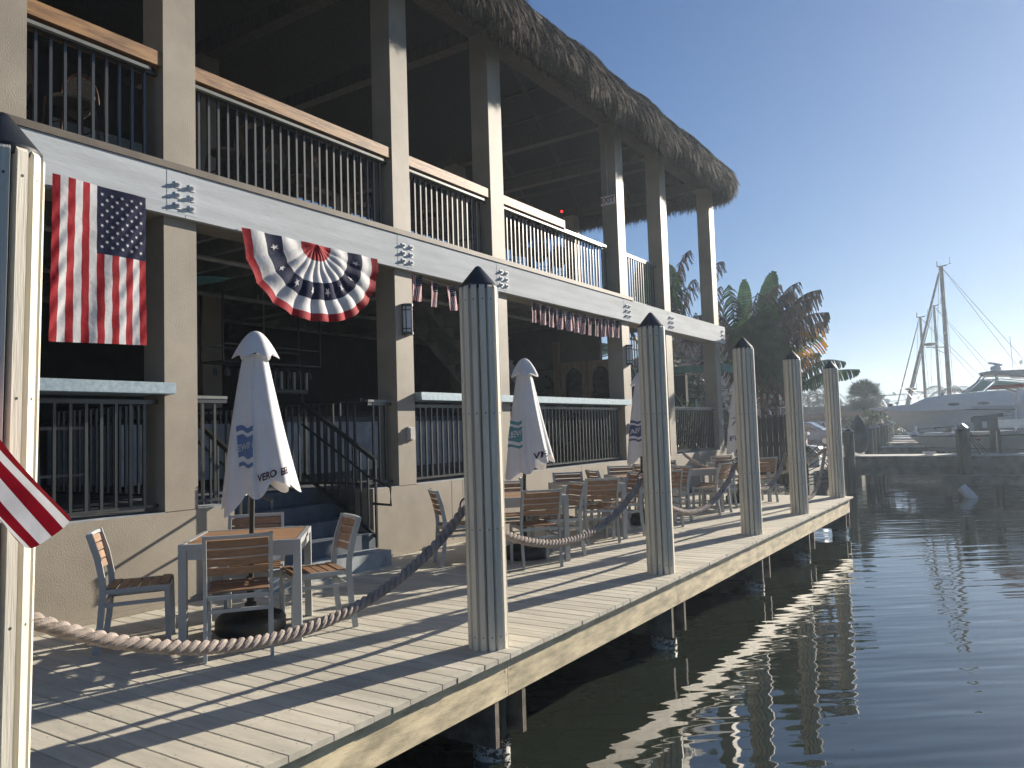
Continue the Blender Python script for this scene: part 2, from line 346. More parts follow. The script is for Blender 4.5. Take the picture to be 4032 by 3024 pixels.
M_BARN = mat('barnacle', (0.16, 0.15, 0.125), .9, scale=60, col2=(0.02, 0.02, 0.018), contrast=(.4, .6))
barn_me = m_.mesh('barnacles', M_BARN)
m_ = MB(); m_.lathe([(.128, 2.50), (.134, 2.535), (.02, 2.672), (.003, 2.680)], 26); cap_me = m_.mesh('post_cap', M_CAP, True)
m_ = MB(); ring = [(-.155 - .035 * (1 - math.cos(a)) - .0, .045 * math.sin(a), .955) for a in [2 * math.pi * k / 14 for k in range(15)]]
ring = [(-.135 - .04 + .042 * math.cos(a), 0.0 + .012 * math.sin(a), .975 + .042 * math.sin(a)) for a in [2 * math.pi * k / 14 for k in range(15)]]
m_.tube(ring, .007, 6); m_.box((-.13, -.03, .94), (-.145, .03, 1.03)); m_.tube([(-.14, 0, 1.015), (-.165, 0, 1.02)], .012, 8)
ring_me = m_.mesh('rope_ring', M_IRON, True)
post_labels = ['slatted pile post nearest, cropped at the picture edge beside the blowing flag', 'slatted pile post in front of the second umbrella, tallest in view',
               'slatted pile post hiding half of the third umbrella', 'slatted pile post beside the fourth umbrella printed FL', 'slatted pile post in front of the dark wooden gate',
               'slatted pile post at the far corner of the boardwalk']
p0 = thing('pile_post', post_labels[0], 'post', (-.24, POST_Y[0], 0), 0, 'slatted pile posts along the boardwalk edge')
for k in range(NB): link('batten', bm_, p0, rz=2 * math.pi * (k + .2) / NB)
link('pile', pile_me, p0); link('sleeve', pvc_me, p0); b2 = link('barnacles', barn_me, p0); b2['kind'] = 'stuff'; link('post_cap', cap_me, p0); link('rope_ring', ring_me, p0)
posts = [p0]
for i in range(1, 6):
    posts.append(clone(p0, post_labels[i], (-.24, POST_Y[i], 0), rnd.uniform(0, .4)))
for i, p_ in enumerate(posts):
    if i:
        for ch in p_.children:
            if ch.name.startswith('rope_ring'): ch.rotation_euler = (0, 0, -p_.rotation_euler[2])
p0.rotation_euler = (R(-.55), R(1.2), 0); p0.scale = (1, 1, 1.03)

# ------------------------------------------------------------------ ropes
def rope(name, A, B, sag, label, extra=None):
    A = Vector(A); B = Vector(B); N_ = 260; pts = []
    for i in range(N_ + 1):
        u = i / N_; p = A.lerp(B, u); s_ = 1 - (2 * u - 1) ** 2; s_ = s_ * .75 + .25 * s_ ** .6
        p.z -= sag * s_; p += Vector((extra or (0, 0, 0))) * s_; pts.append(p)
    L_ = sum((pts[i + 1] - pts[i]).length for i in range(N_)); turns = L_ / .168
    m_ = MB(); rr = .0170; off = .0190
    for sidx in range(3):
        q = []
        for i, p in enumerate(pts):
            d = (pts[min(i + 1, N_)] - pts[max(i - 1, 0)]).normalized(); a = d.cross(Vector((0, 0, 1))).normalized(); c = a.cross(d)
            th = 2 * math.pi * (turns * i / N_ + sidx / 3); q.append(p + (a * math.cos(th) + c * math.sin(th)) * off)
        m_.tube(q, rr, 7)
    return tag(obj(name, m_, M_ROPE, None, True), label, 'rope', 'thick ropes slung between the pile posts')
RX = -.425
rl = ['thick tan rope swagged in front of the nearest table', 'thick rope swagged before the second table from the near end', 'thick rope swagged between the posts in front of the middle tables',
      'thick rope mostly hidden behind the slatted post beside the FL umbrella', 'thick rope hanging lowest, ending at the far corner post', ]
rs_ = [.53, .44, .50, .46, .84]
for i in range(5):
    rope('rope', (RX, POST_Y[i] + .02, .955), (RX, POST_Y[i + 1] - .0, .955), rs_[i], rl[i])
rope('rope', (RX, 13.75, .955), (-3.3, 13.6, .9), .55, 'thick rope running back from the far corner post towards the building')

# ------------------------------------------------------------------ building
XF = -3.62; XB = -3.95
bld = thing('restaurant_building', 'two storey tan stucco waterfront restaurant with open terraces and thatched roof', 'building')
def bpart(name, mb, mats, parent=None, smooth=False): return obj(name, mb, mats, parent or bld, smooth)
wallsegs = [(-5.0, 2.42), (4.38, 18.05)]
for a, b_ in wallsegs:
    m_ = MB(); m_.box((XF, a, -.3), (XB, b_, .845)); 
    bpart('lower_wall', m_, M_STUCCO)
    m_ = MB(); m_.box((XF - .004 + .002, a + .002, .845), (XB + .002, b_ - .002, .851)); bpart('wall_coping', m_, M_STEPW)
    m_ = MB(); m_.box((XF + .028, a, -.02), (XF - .01, b_, .035)); bpart('wall_curb', m_, M_STUCCO)
m_ = MB()
for yy in (.22, -1.8, 5.9, 6.15, 9.6, 12.9): m_.box((XF + .0015, yy, .04), (XF - .01, yy + .006, .84))
o = bpart('control_joint', m_, M_BROWNTRIM); o['kind'] = 'stuff'
COLS = [(.14, .48), (1.68, 2.02), (4.85, 5.18), (7.05, 7.40), (11.46, 11.80), (13.70, 14.05), (16.95, 17.30)]
COLS = [(-2.6, -2.26)] + COLS
for i, (a, b_) in enumerate(COLS):
    m_ = MB(); 
    if a > 0 and a < .3: m_.box((XF - .002, a, 4.06), (XB, b_, 7.64))
    else: m_.box((XF - .002, a, .80), (XB, b_, 7.64))
    bpart('column', m_, M_STUCCO)
for xx in (-7.6, -11.3):
    for yy in (-2.6, 4.85, 11.46, 16.95):
        m_ = MB(); m_.box((xx, yy, .2), (xx - .34, yy + .34, 7.64)); bpart('column', m_, M_STUCCO)
# floors
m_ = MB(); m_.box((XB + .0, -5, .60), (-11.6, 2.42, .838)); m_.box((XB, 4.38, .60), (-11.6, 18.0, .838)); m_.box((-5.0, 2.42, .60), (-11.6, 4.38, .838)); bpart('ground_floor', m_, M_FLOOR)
m_ = MB(); m_.box((-3.68, -5, 3.98), (-11.6, 14.2, 4.06)); bpart('upper_floor', m_, M_JOIST)
for k in range(34):
    yy = -2.2 + k * .48
    if any(a - .1 < yy < b_ + .05 for a, b_ in COLS): yy += .25
    m_ = MB(); m_.box((-3.70, yy, 3.66), (-11.5, yy + .06, 3.978)); bpart('ceiling_joist', m_, M_JOIST)
for xx in (-4.7, -6.6, -8.6):
    m_ = MB(); m_.tube([(xx, -4, 3.56), (xx, 14.5, 3.56)], .03, 8)
    for k in range(7): m_.tube([(xx, -3 + 2.7 * k, 3.56), (xx, -3 + 2.7 * k, 3.66)], .014, 6)
    bpart('sprinkler_pipe', m_, M_PIPE, smooth=True)
m_ = MB(); m_.tube([(-4.7, 5.9, 3.5), (-8.6, 5.9, 3.5)], .02, 8); bpart('sprinkler_pipe', m_, M_PIPE, smooth=True)
# fascia timbers
FE = [-3.0, 1.86, 5.03, 7.24, 11.64, 13.9, 17.58]
for a, b_ in zip(FE[:-1], FE[1:]):
    m_ = MB(); m_.box((-3.555, a + .003, 3.60), (-3.618, b_ - .003, 4.035)); bpart('fascia_timber', m_, M_WHITE)
m_ = MB(); m_.box((-3.62, -3, 3.60), (-3.95, 17.3, 3.66)); bpart('beam_soffit', m_, M_STUCCO)
m_ = MB(); m_.box((-3.54, -3, 4.037), (-3.95, 11.9, 4.10)); bpart('ledge', m_, M_BROWNTRIM)
# bolts and plates
m_ = MB(); m_.box((0, -.028, -.028), (.008, .028, .028)); m_.tube([(0, 0, 0), (.065, 0, 0)], .014, 8); m_.lathe([(.024, 0), (.024, .001)], 6)
m2 = MB(); m2.box((0, -.030, -.030), (.009, .030, .030)); m2.tube([(0, 0, 0), (.030, 0, 0)], .021, 6); m2.tube([(.03, 0, 0), (.040, 0, 0)], .011, 8)
bolt_me = m2.mesh('bolt', M_BOLT)
for i, yc in enumerate(FE[1:]):
    last = i == len(FE) - 2
    if last: yc = 17.33
    m_ = MB()
    if not last: m_.box((-3.553, yc - .19, 3.63), (-3.56, yc + .12, 4.02)); bpart('splice_plate', m_, M_WHITE)
    for dy in ((-.08, .07) if not last else (0,)):
        for zz in (3.70, 3.80, 3.90): link('bolt', bolt_me, bld, (-3.554, yc + dy, zz))
# railings
bal_me = {}
def baluster(h, lean=0):
    key = round(h, 2)
    if key not in bal_me:
        m_ = MB(); m_.box((-.012, -.0125, 0), (.012, .0125, h)); bal_me[key] = m_.mesh('baluster', M_BLACK)
    return bal_me[key]
def railing(p, q, z0, z1, step=.115, cap=None, capsz=(.05, .035), label=None, sunk=.05):
    p = Vector(p); q = Vector(q); d = q - p; L_ = d.length; d.normalize()
    e = bpy.data.objects.new('railing', None); C.objects.link(e); e.parent = bld; e.empty_display_size = .1
    m_ = MB(); m_.bar((p.x, p.y, z1), (q.x, q.y, z1), .042, .04); obj('top_rail', m_, M_BLACK, e)
    m_ = MB(); m_.bar((p.x, p.y, z0 + .06), (q.x, q.y, z0 + .06), .035, .03); obj('bottom_rail', m_, M_BLACK, e)
    if cap: 
        m_ = MB(); m_.bar((p.x, p.y, z1 + .035), (q.x, q.y, z1 + .035), .06, .028); obj('rail_cap', m_, cap, e)
    n = max(1, int(round(L_ / step)))
    for k in range(1, n):
        c_ = p + d * (L_ * k / n); link('baluster', baluster(z1 - z0 - .09), e, (c_.x, c_.y, z0 + .07))
    return e
XR = -3.74
for a, b_ in [(.48, 1.68), (2.02, 4.85), (5.18, 7.05), (7.40, 10.9)]:
    e = railing((XR, a, 0), (XR, b_, 0), 4.10, 4.98)
    m_ = MB(); m_.box((-3.655, a, 4.965), (-3.70, b_ - .1, 4.995)); obj('flat_bar', m_, M_CHAR, e)
for a, b_ in [(.48, 1.68), (2.02, 4.85), (5.18, 7.05), (7.40, 9.35)]:
    m_ = MB(); m_.box((-3.635, a + .002, 5.03), (-3.93, b_ - .002, 5.165)); bpart('timber_handrail', m_, M_CEDAR)
m_ = MB(); m_.box((-3.66, 9.36, 4.99), (-3.74, 11.0, 5.03)); bpart('white_handrail', m_, M_STEEL)
railing((XR, 10.9, 0), (-3.9, 11.46, 0), 4.10, 4.98, cap=None)
railing((-3.8, 11.82, 0), (-3.8, 13.68, 0), 4.06, 5.05, cap=M_CHAR)
# lower railings
railing((XR, -2.26, 0), (XR, 1.68, 0), .85, 1.86, step=.13); railing((XR, 2.02, 0), (XR, 2.42, 0), .85, 1.88, cap=M_CHAR)
railing((XR, 4.42, 0), (XR, 4.85, 0), .85, 1.88, cap=M_CHAR); railing((XR, 5.18, 0), (XR, 7.05, 0), .85, 1.86, step=.12); railing((XR, 7.40, 0), (XR, 11.46, 0), .85, 1.86, step=.12)
railing((XR, 14.05, 0), (XR, 16.95, 0), .85, 1.88, cap=M_CHAR)
railing((XR, 17.3, 0), (XR, 18.0, 0), .85, 1.88, cap=M_CHAR)
for a, b_ in [(-2.2, 1.73), (5.20, 11.54)]:
    m_ = MB(); m_.box((-3.52, a, 1.925), (-3.98, b_, 2.03)); m_.box((-3.515, a + .001, 1.93), (-3.52, b_ - .002, 1.955)); o = bpart('bar_ledge', m_, M_GALV)
# stair railings + terrace railings inside
for yy in (2.50, 4.30):
    e = bpy.data.objects.new('stair_railing', None); C.objects.link(e); e.parent = bld
    A = Vector((-3.50, yy, 1.20)); B = Vector((-4.75, yy, 1.93)); sl_ = (B.z - A.z) / (B.x - A.x)
    m_ = MB(); m_.bar(A, B, .045, .045); m_.bar(B, (-5.0, yy, 1.93), .045, .045); obj('sloping_rail', m_, M_BLACK, e)
    m_ = MB(); m_.bar((-3.50, yy, .30), (-4.75, yy, 1.03), .035, .035); obj('bottom_rail', m_, M_BLACK, e)
    for k in range(0, 11):
        x = -3.50 - k * .122; zt = A.z + sl_ * (x - A.x); m_ = MB(); s_ = .02 if k else .025
        m_.box((x - s_ / 2, yy - s_ / 2, (zt - .88) if k else .17), (x + s_ / 2, yy + s_ / 2, zt)); obj('baluster' if k else 'newel', m_, M_BLACK, e)
    off = -.05 if yy > 3 else .05
    m_ = MB(); m_.tube([(-4.7, yy + off, 1.66), (-3.55, yy + off, 1.00), (-3.22, yy + off, .885), (-3.22, yy + off, .68), (-3.50, yy + off, .69)], .016, 8); obj('grab_rail', m_, M_BLACK, e, True)
railing((-3.80, 4.40, 0), (-8.2, 4.40, 0), .85, 1.93, step=.125, cap=None)
railing((-5.2, 2.44, 0), (-7.2, 2.44, 0), .85, 1.93, step=.125)
# stair
st = bpy.data.objects.new('entry_stair', None); C.objects.link(st); st.parent = bld
for k in range(5):
    x0 = -3.22 - .32 * k; m_ = MB()
    ya, yb = (2.30, 4.24) if k == 0 else (2.43, 4.37)
    m_.box((x0, ya, .17 * k + (-.05 if k == 0 else 0)), (x0 - (.38 if k == 0 else 1.8), yb, .17 * (k + 1)), 0)
    obj('step', m_, M_STEPW if k == 0 else M_STEP, st)
# interior walls
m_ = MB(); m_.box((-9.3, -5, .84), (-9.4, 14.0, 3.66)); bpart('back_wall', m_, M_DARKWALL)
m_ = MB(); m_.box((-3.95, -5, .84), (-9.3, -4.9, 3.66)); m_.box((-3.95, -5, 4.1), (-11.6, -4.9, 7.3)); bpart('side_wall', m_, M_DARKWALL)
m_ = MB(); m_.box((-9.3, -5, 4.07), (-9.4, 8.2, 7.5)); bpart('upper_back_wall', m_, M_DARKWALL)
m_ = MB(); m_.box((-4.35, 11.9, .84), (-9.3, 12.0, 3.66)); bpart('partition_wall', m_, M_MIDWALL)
for k in range(3):
    wf = bpy.data.objects.new('window', None); C.objects.link(wf); wf.parent = bld
    y0 = -1.2 + k * 2.3; m_ = MB()
    for a, b_ in [((-9.29, y0, 4.9), (-9.22, y0 + .16, 6.5)), ((-9.29, y0 + 1.6, 4.9), (-9.22, y0 + 1.76, 6.5)), ((-9.29, y0, 6.35), (-9.21, y0 + 1.76, 6.52)), ((-9.29, y0, 4.8), (-9.21, y0 + 1.76, 4.92))]: m_.box(a, b_)
    obj('frame', m_, M_WFRAME, wf); m_ = MB(); m_.box((-9.28, y0 + .16, 4.92), (-9.26, y0 + 1.6, 6.35)); obj('pane', m_, M_GLASS, wf)
# stair to the upper floor, seen from below
us = bpy.data.objects.new('upper_stair', None); C.objects.link(us); us.parent = bld
for k in range(14):
    yy = 7.7 + k * .27; zz = 3.95 - k * .19
    m_ = MB(); m_.box((-5.0, yy, zz - .04), (-6.15, yy + .30, zz)); m_.box((-5.0, yy, zz - .23), (-6.15, yy + .03, zz - .04)); obj('step', m_, M_JOIST, us)
for xx in (-4.98, -5.57, -6.16):
    m_ = MB(); m_.bar((xx, 7.7, 3.86), (xx, 11.4, 1.26), .05, .26); obj('stringer', m_, M_JOIST, us)
# far terrace stair rail between the last columns
e = bpy.data.objects.new('stair_railing', None); C.objects.link(e); e.parent = bld
m_ = MB(); m_.bar((-4.3, 13.2, 3.70), (-4.3, 16.3, 1.95), .05, .05); obj('sloping_rail', m_, M_CHAR, e)
m_ = MB(); m_.bar((-4.3, 13.2, 2.85), (-4.3, 16.3, 1.05), .04, .04); obj('bottom_rail', m_, M_BLACK, e)
for k in range(24):
    y = 13.25 + k * .128; z = 3.70 - (y - 13.2) * .5645; m_ = MB(); m_.box((-4.31, y - .01, z - .86), (-4.29, y + .01, z)); obj('baluster', m_, M_BLACK, e)

# roof plate, ties, rafters, thatch
m_ = MB(); m_.box((-3.60, -5, 7.64), (-3.97, 17.4, 7.88)); bpart('roof_plate', m_, M_RAFT)
m_ = MB(); m_.box((-3.60, 17.0, 7.64), (-11.6, 17.32, 7.88)); bpart('roof_plate', m_, M_RAFT)
m_ = MB(); m_.box((-11.3, -5, 7.64), (-11.6, 17.0, 7.88)); bpart('roof_plate', m_, M_RAFT)
for yy in (1.7, 4.9, 7.1, 11.5, 13.8):
    m_ = MB(); m_.box((-3.97, yy, 7.62), (-11.3, yy + .2, 7.86)); bpart('tie_beam', m_, M_RAFT)
X0, X1, Y0, Y1 = -12.1, -3.02, -9.0, 17.78
def loop(inset, z, rc=.75, n=6, wob=0.0):
    x0, x1, y0, y1 = X0 + inset, X1 - inset, Y0 + inset, Y1 - inset; r_ = max(.02, rc - inset * .3); r_ = min(r_, (x1 - x0) / 2 - .001)
    pts = []
    for cx, cy, a0 in ((x1 - r_, y1 - r_, 0), (x0 + r_, y1 - r_, 90), (x0 + r_, y0 + r_, 180), (x1 - r_, y0 + r_, 270)):
        for k in range(n): a = R(a0 + 90 * k / (n - 1)); pts.append((cx + r_ * math.cos(a), cy + r_ * math.sin(a), z))
    # subdivide long sides
    out = []
    for i in range(len(pts)):
        a, b_ = Vector(pts[i]), Vector(pts[(i + 1) % len(pts)]); L_ = (b_ - a).length; out.append(a)
    return out
prof_out = [(.30, 7.62), (.06, 7.54), (.0, 7.68), (.01, 7.86), (.10, 8.06), (.33, 8.32), (.85, 8.78), (2.0, 9.9), (4.3, 12.2)]
prof_in = [(.30, 7.62), (.75, 7.98), (2.0, 9.1), (4.2, 11.0)]
def shell(prof, mt, name):
    rings = [loop(i_, z_) for i_, z_ in prof]; n = len(rings[0]); m_ = MB(); vs = [v for rg in rings for v in rg]
    fs = [(i * n + j, i * n + (j + 1) % n, (i + 1) * n + (j + 1) % n, (i + 1) * n + j) for i in range(len(rings) - 1) for j in range(n)]
    fs.append(tuple((len(rings) - 1) * n + j for j in range(n))); m_.add(vs, fs); return obj(name, m_, mt, roof, True)
roof = bpy.data.objects.new('thatched_roof', None); C.objects.link(roof); roof.parent = bld
roof['label'] = 'shaggy brown thatch roof with thick overhanging eave'
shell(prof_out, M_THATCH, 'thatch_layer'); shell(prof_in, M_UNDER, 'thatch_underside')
for k in range(17):
    yy = -6 + k * 1.35; m_ = MB()
    if yy < 12.5: m_.tube([(-3.55, yy, 7.74), (-7.5, yy, 11.15)], .06, 8)
    else:
        f_ = (16.9 - yy) / 4.2; m_.tube([(-3.55, yy, 7.74), (-3.55 - 4 * max(.05, f_), yy, 7.74 + 3.5 * max(.05, f_))], .06, 8)
    obj('rafter', m_, M_RAFT, roof, True)
for k in range(5):
    xx = -4.4 - k * 1.5; f_ = min(1, (-3.6 - xx) / 4); m_ = MB(); m_.tube([(xx, 17.1, 7.76), (xx, 17.1 - 4 * f_, 7.76 + 3.45 * f_)], .06, 8); obj('rafter', m_, M_RAFT, roof, True)
m_ = MB(); m_.tube([(-3.6, 17.2, 7.76), (-7.5, 13.2, 11.1)], .09, 8); obj('rafter', m_, M_RAFT, roof, True)
for k in range(6):      # purlin courses of thatch ends under the roof
    i_ = 1.1 + .55 * k; z_ = 7.56 + (i_ - .30) * .93 - .05; x = X1 - i_
    m_ = MB(); m_.tube([(x, -6, z_), (x, 17.3 - i_ * .9, z_)], .035, 6); m_.tube([(x, 17.3 - i_ * .9, z_), (X0 + i_, 17.3 - i_ * .9, z_)], .035, 6); obj('purlin', m_, M_RAFT, roof, True)
# strands
rs = np.random.RandomState(5)
def strands(n, kind):
    V = np.zeros((n, 4, 3)); 
    side = rs.rand(n); prof = np.array(prof_out[1:8])
    # choose side: east edge, corner, north edge
    ins_z = []
    for i in range(n):
        if kind == 'face':
            tt = rs.rand() ** .8 * 4.6; a = int(tt); f_ = tt - a
            ins = prof[a][0] * (1 - f_) + prof[a + 1][0] * f_; z = prof[a][1] * (1 - f_) + prof[a + 1][1] * f_
            tz = prof[a + 1] - prof[a]; tz = tz / np.linalg.norm(tz)
        elif kind == 'hem':
            ins = .02 + rs.rand() * .36; z = 7.56 + rs.rand() * .06; tz = np.array([0.05, 1.0])
        else:
            ins = .36 + rs.rand() * 2.6; z = 7.56 + (ins - .30) * .93; tz = np.array([.75, .68])
        u = rs.rand()
        r_ = .75 - ins * .3
        if u < .68: 
            y = rs.uniform(-3.5, Y1 - ins - max(.05, r_)); base = np.array([X1 - ins, y, z]); outn = np.array([1.0, 0, 0])
        elif u < .73:
            r_ = max(.05, r_); a = rs.uniform(0, math.pi / 2); cx, cy = X1 - ins - r_, Y1 - ins - r_; outn = np.array([math.cos(a), math.sin(a), 0]); base = np.array([cx, cy, 0]) + outn * r_; base[2] = z
        else:
            x = rs.uniform(X0 + ins + .3, X1 - ins - max(.05, r_)); base = np.array([x, Y1 - ins, z]); outn = np.array([0, 1.0, 0])
        s_ = base[0] + base[1]
        lump = .03 * math.sin(s_ * 2.3) + .02 * math.sin(s_ * 5.1 + 1) + .016 * math.sin(s_ * 11 + z * 6)
        side_v = np.array([-outn[1], outn[0], 0])
        dn = -(tz[1] * np.array([0, 0, 1.0]) - tz[0] * outn)      # down along the slope
        ln = rs.uniform(.16, .42) if kind != 'under' else rs.uniform(.12, .3)
        if kind == 'face':
            d = dn + outn * (rs.uniform(-.02, .42)) + side_v * rs.normal(0, .20) + np.array([0, 0, -.28]); base = base + outn * (lump + rs.uniform(-.02, .035))
        elif kind == 'hem':
            d = np.array([0, 0, -1.0]) + outn * rs.normal(.02, .16) + side_v * rs.normal(0, .14); ln *= .72 * (1 + 2.5 * lump); base = base + outn * lump * .6
        else:
            d = np.array([0, 0, -.8]) + outn * rs.uniform(.2, .8) + side_v * rs.normal(0, .3)
        d = d / np.linalg.norm(d); wv = side_v * rs.uniform(.006, .015) + outn * rs.normal(0, .004); tip = base + d * ln; mid = base + d * ln * .5
        V[i] = [base - wv, base + wv, mid + wv * .8, tip]
        if kind == 'face' : V[i][3] += np.array([0, 0, -.02])
    F = [(4 * i, 4 * i + 1, 4 * i + 2, 4 * i + 3) for i in range(n)]
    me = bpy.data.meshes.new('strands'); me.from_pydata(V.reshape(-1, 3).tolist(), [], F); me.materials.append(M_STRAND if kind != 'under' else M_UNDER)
    o = link({'face': 'thatch_strands', 'hem': 'thatch_fringe', 'under': 'thatch_inner_strands'}[kind], me, roof); o['kind'] = 'stuff'
strands(75000, 'face'); strands(24000, 'hem'); strands(9000, 'under')

# ------------------------------------------------------------------ things on the building
def wall_lamp(loc, label):
    t_ = thing('wall_lamp', label, 'wall lamp', loc, 0, 'black framed wall lamps on the columns')
    m_ = MB(); m_.box((0, -.075, -.20), (.012, .075, .20)); obj('back_plate', m_, M_BLACK, t_)
    m_ = MB(); arc = [(.012, -.062)] + [(.012 + .085 * math.sin(a), -.062 * math.cos(a)) for a in [math.pi * k / 8 for k in range(1, 8)]] + [(.012, .062)]
    m_.prism(arc, -.17, .17, 'z'); obj('lamp_glass', m_, M_LAMPW, t_, True)
    for z0, z1, e_ in ((.165, .20, 1.2), (-.20, -.165, 1.2), (.115, .127, 1.1), (-.127, -.115, 1.1)):
        m_ = MB(); arc2 = [(.010, -.062 * e_)] + [(.010 + .085 * e_ * math.sin(a), -.062 * e_ * math.cos(a)) for a in [math.pi * k / 8 for k in range(1, 8)]] + [(.010, .062 * e_)]
        m_.prism(arc2, z0, z1, 'z'); obj('frame_band', m_, M_BLACK, t_)
    for a in (.5, math.pi / 2, math.pi - .5):
        m_ = MB(); x = .014 + .088 * math.sin(a); y = -.066 * math.cos(a); m_.box((x - .004, y - .004, -.18), (x + .006, y + .004, .18)); obj('frame_bar', m_, M_BLACK, t_)
wall_lamp((XF, 5.04, 2.96), 'black framed half-round wall lamp above the square outlet box, near column')
wall_lamp((XF, 11.68, 2.93), 'black framed half-round wall lamp on the column left of the third umbrella')
for (y, z, l_) in ((5.07, 1.50, 'grey weatherproof outlet box on the column beside the entry stair'), (11.62, 1.48, 'outlet box on the column left of the third umbrella'), (17.1, 1.55, 'white outlet box on the last column of the building')):
    m_ = MB(); m_.box((0, -.055, -.085), (.03, .055, .085)); m_.box((.03, -.045, -.07), (.055, .045, .07))
    o = obj('outlet_box', m_, M_GREY, loc=(XF, y, z)); tag(o, l_, 'outlet box', 'outlet boxes on the columns')
ex = thing('exit_sign', 'white EXIT sign with red letters high on a column', 'exit sign', (-3.80, 11.44, 6.04))
m_ = MB(); m_.box((-.15, -.03, -.09), (.15, 0, .09)); obj('sign_body', m_, M_EXITW, ex)
me = text_mesh('EXIT', .15, M_EXITR, 'letters', .002, .003); o = link('letters', me, ex, (0, -.034, 0)); o.rotation_euler = (R(90), 0, 0)
m_ = MB(); m_.tube([(0, -.012, .09), (0, -.012, 1.2)], .010, 6); obj('conduit', m_, M_GREY, ex)
for x, y, z, c_, nme in ((-6.6, 14.5, 7.0, (1, .02, .02), 'small glowing red indicator under the thatch ceiling'), (-6.0, 16.4, 7.15, (.05, .05, 1), 'small glowing blue indicator under the thatch ceiling')):
    m_ = MB(); m_.lathe([(.001, -.02), (.03, 0), (.03, .02), (.001, .05)], 8); o = obj('indicator_light', m_, emit('led', c_, 3.0), loc=(x, y, z)); tag(o, nme, 'indicator light')
# interior things
bar = thing('bar_counter', 'white fronted bar counter inside behind the balusters', 'bar counter', (0, 0, 0))
m_ = MB(); m_.box((-5.9, 5.0, .95), (-6.5, 9.6, 1.72)); m_.box((-6.5, 2.9, .95), (-8.3, 5.0, 1.72)); obj('bar_front', m_, M_BARW, bar)
m_ = MB(); m_.box((-5.8, 4.9, 1.80), (-6.6, 9.7, 1.86)); m_.box((-6.6, 2.8, 1.80), (-8.4, 5.0, 1.86)); obj('counter_top', m_, M_DARKWALL, bar)
m_ = MB(); m_.box((-5.86, 5.0, 1.72), (-5.9, 9.6, 1.80)); m_.box((-5.88, 5.0, .84), (-5.9, 9.6, .95)); obj('trim', m_, M_STEP, bar)
bt = thing('beer_tap_tower', 'dark tower of beer taps standing on the bar', 'beer taps', (-6.3, 5.4, 1.86))
m_ = MB(); m_.box((-.05, -.35, .30), (.05, .35, .36)); m_.tube([(0, -.25, 0), (0, -.25, .3)], .03, 8); m_.tube([(0, .25, 0), (0, .25, .3)], .03, 8); obj('tower', m_, M_IRON, bt)
for k in range(6):
    m_ = MB(); m_.box((.04, -.31 + k * .12, .36), (.065, -.27 + k * .12, .62)); obj('tap_handle', m_, M_GREY if k % 2 else M_IRON, bt)
gs = thing('hanging_glass_rack', 'black hanging rack with wine glasses above the bar', 'glass rack', (-6.6, 5.2, 2.6))
m_ = MB()
for y in (-.9, .9):
    for x in (-.25, .25): m_.bar((x, y, 0), (x, y, 1.0), .02, .02)
for z in (0, .25):
    m_.bar((-.25, -.9, z), (-.25, .9, z), .02, .02); m_.bar((.25, -.9, z), (.25, .9, z), .02, .02)
m_.box((-.25, -.9, 0), (.25, .9, .012)); obj('rack_frame', m_, M_IRON, gs)
m_ = MB(); m_.lathe([(.03, 0), (.004, -.01), (.004, -.07), (.03, -.10), (.032, -.15), (.028, -.18)], 8); gl = m_.mesh('wine_glass', M_STEP, True)
for k in range(16): link('wine_glass', gl, gs, (.1 * (k % 2), -.85 + k * .11, -.01))
pl = thing('pendant_lamp', 'small green glass pendant hanging inside over the bar', 'pendant lamp', (-5.6, 4.4, 2.75))
m_ = MB(); m_.tube([(0, 0, .08), (0, 0, .9)], .006, 6); obj('cord', m_, M_PIPE, pl); m_ = MB(); m_.lathe([(.07, 0), (.06, .05), (.02, .09)], 10); obj('shade', m_, M_TEAL, pl, True)
fan = thing('ceiling_fan', 'dark leaf shaped fan blade under the ground floor ceiling', 'ceiling fan', (-5.5, 2.6, 3.35))
m_ = MB(); m_.lathe([(.08, -.06), (.10, 0), (.04, .10), (.02, .3)], 12); obj('hub', m_, M_IRON, fan, True)
for k in range(4):
    a = k * math.pi / 2 + .5; m_ = MB(); P_ = [(.1 + 1.0 * u, .22 * math.sin(math.pi * min(1, u * 1.05)) ** .7 * s_) for s_, us_ in ((1, [0, .2, .4, .6, .8, .95]), (-1, [.95, .8, .6, .4, .2, 0])) for u in us_]
    P_ = [(x * math.cos(a) - y * math.sin(a), x * math.sin(a) + y * math.cos(a)) for x, y in P_]; m_.prism(P_, -.01, .0, 'z'); obj('blade', m_, M_TEAL, fan)
tv = thing('television', 'dark flat television on the inner partition wall', 'television', (at(2130, 1350, 11.85).x, 11.88, 2.35))
m_ = MB(); m_.box((-.75, -.06, -.45), (.75, -.02, .45)); obj('case', m_, M_IRON, tv); m_ = MB(); m_.box((-.72, -.064, -.42), (.72, -.061, .42)); obj('screen', m_, M_GLASS, tv)
dr = thing('double_door', 'pair of blond wood framed doors with arched glass under the stairs', 'doors', (at(2316, 1500, 11.8).x, 11.80, .84), R(-90))
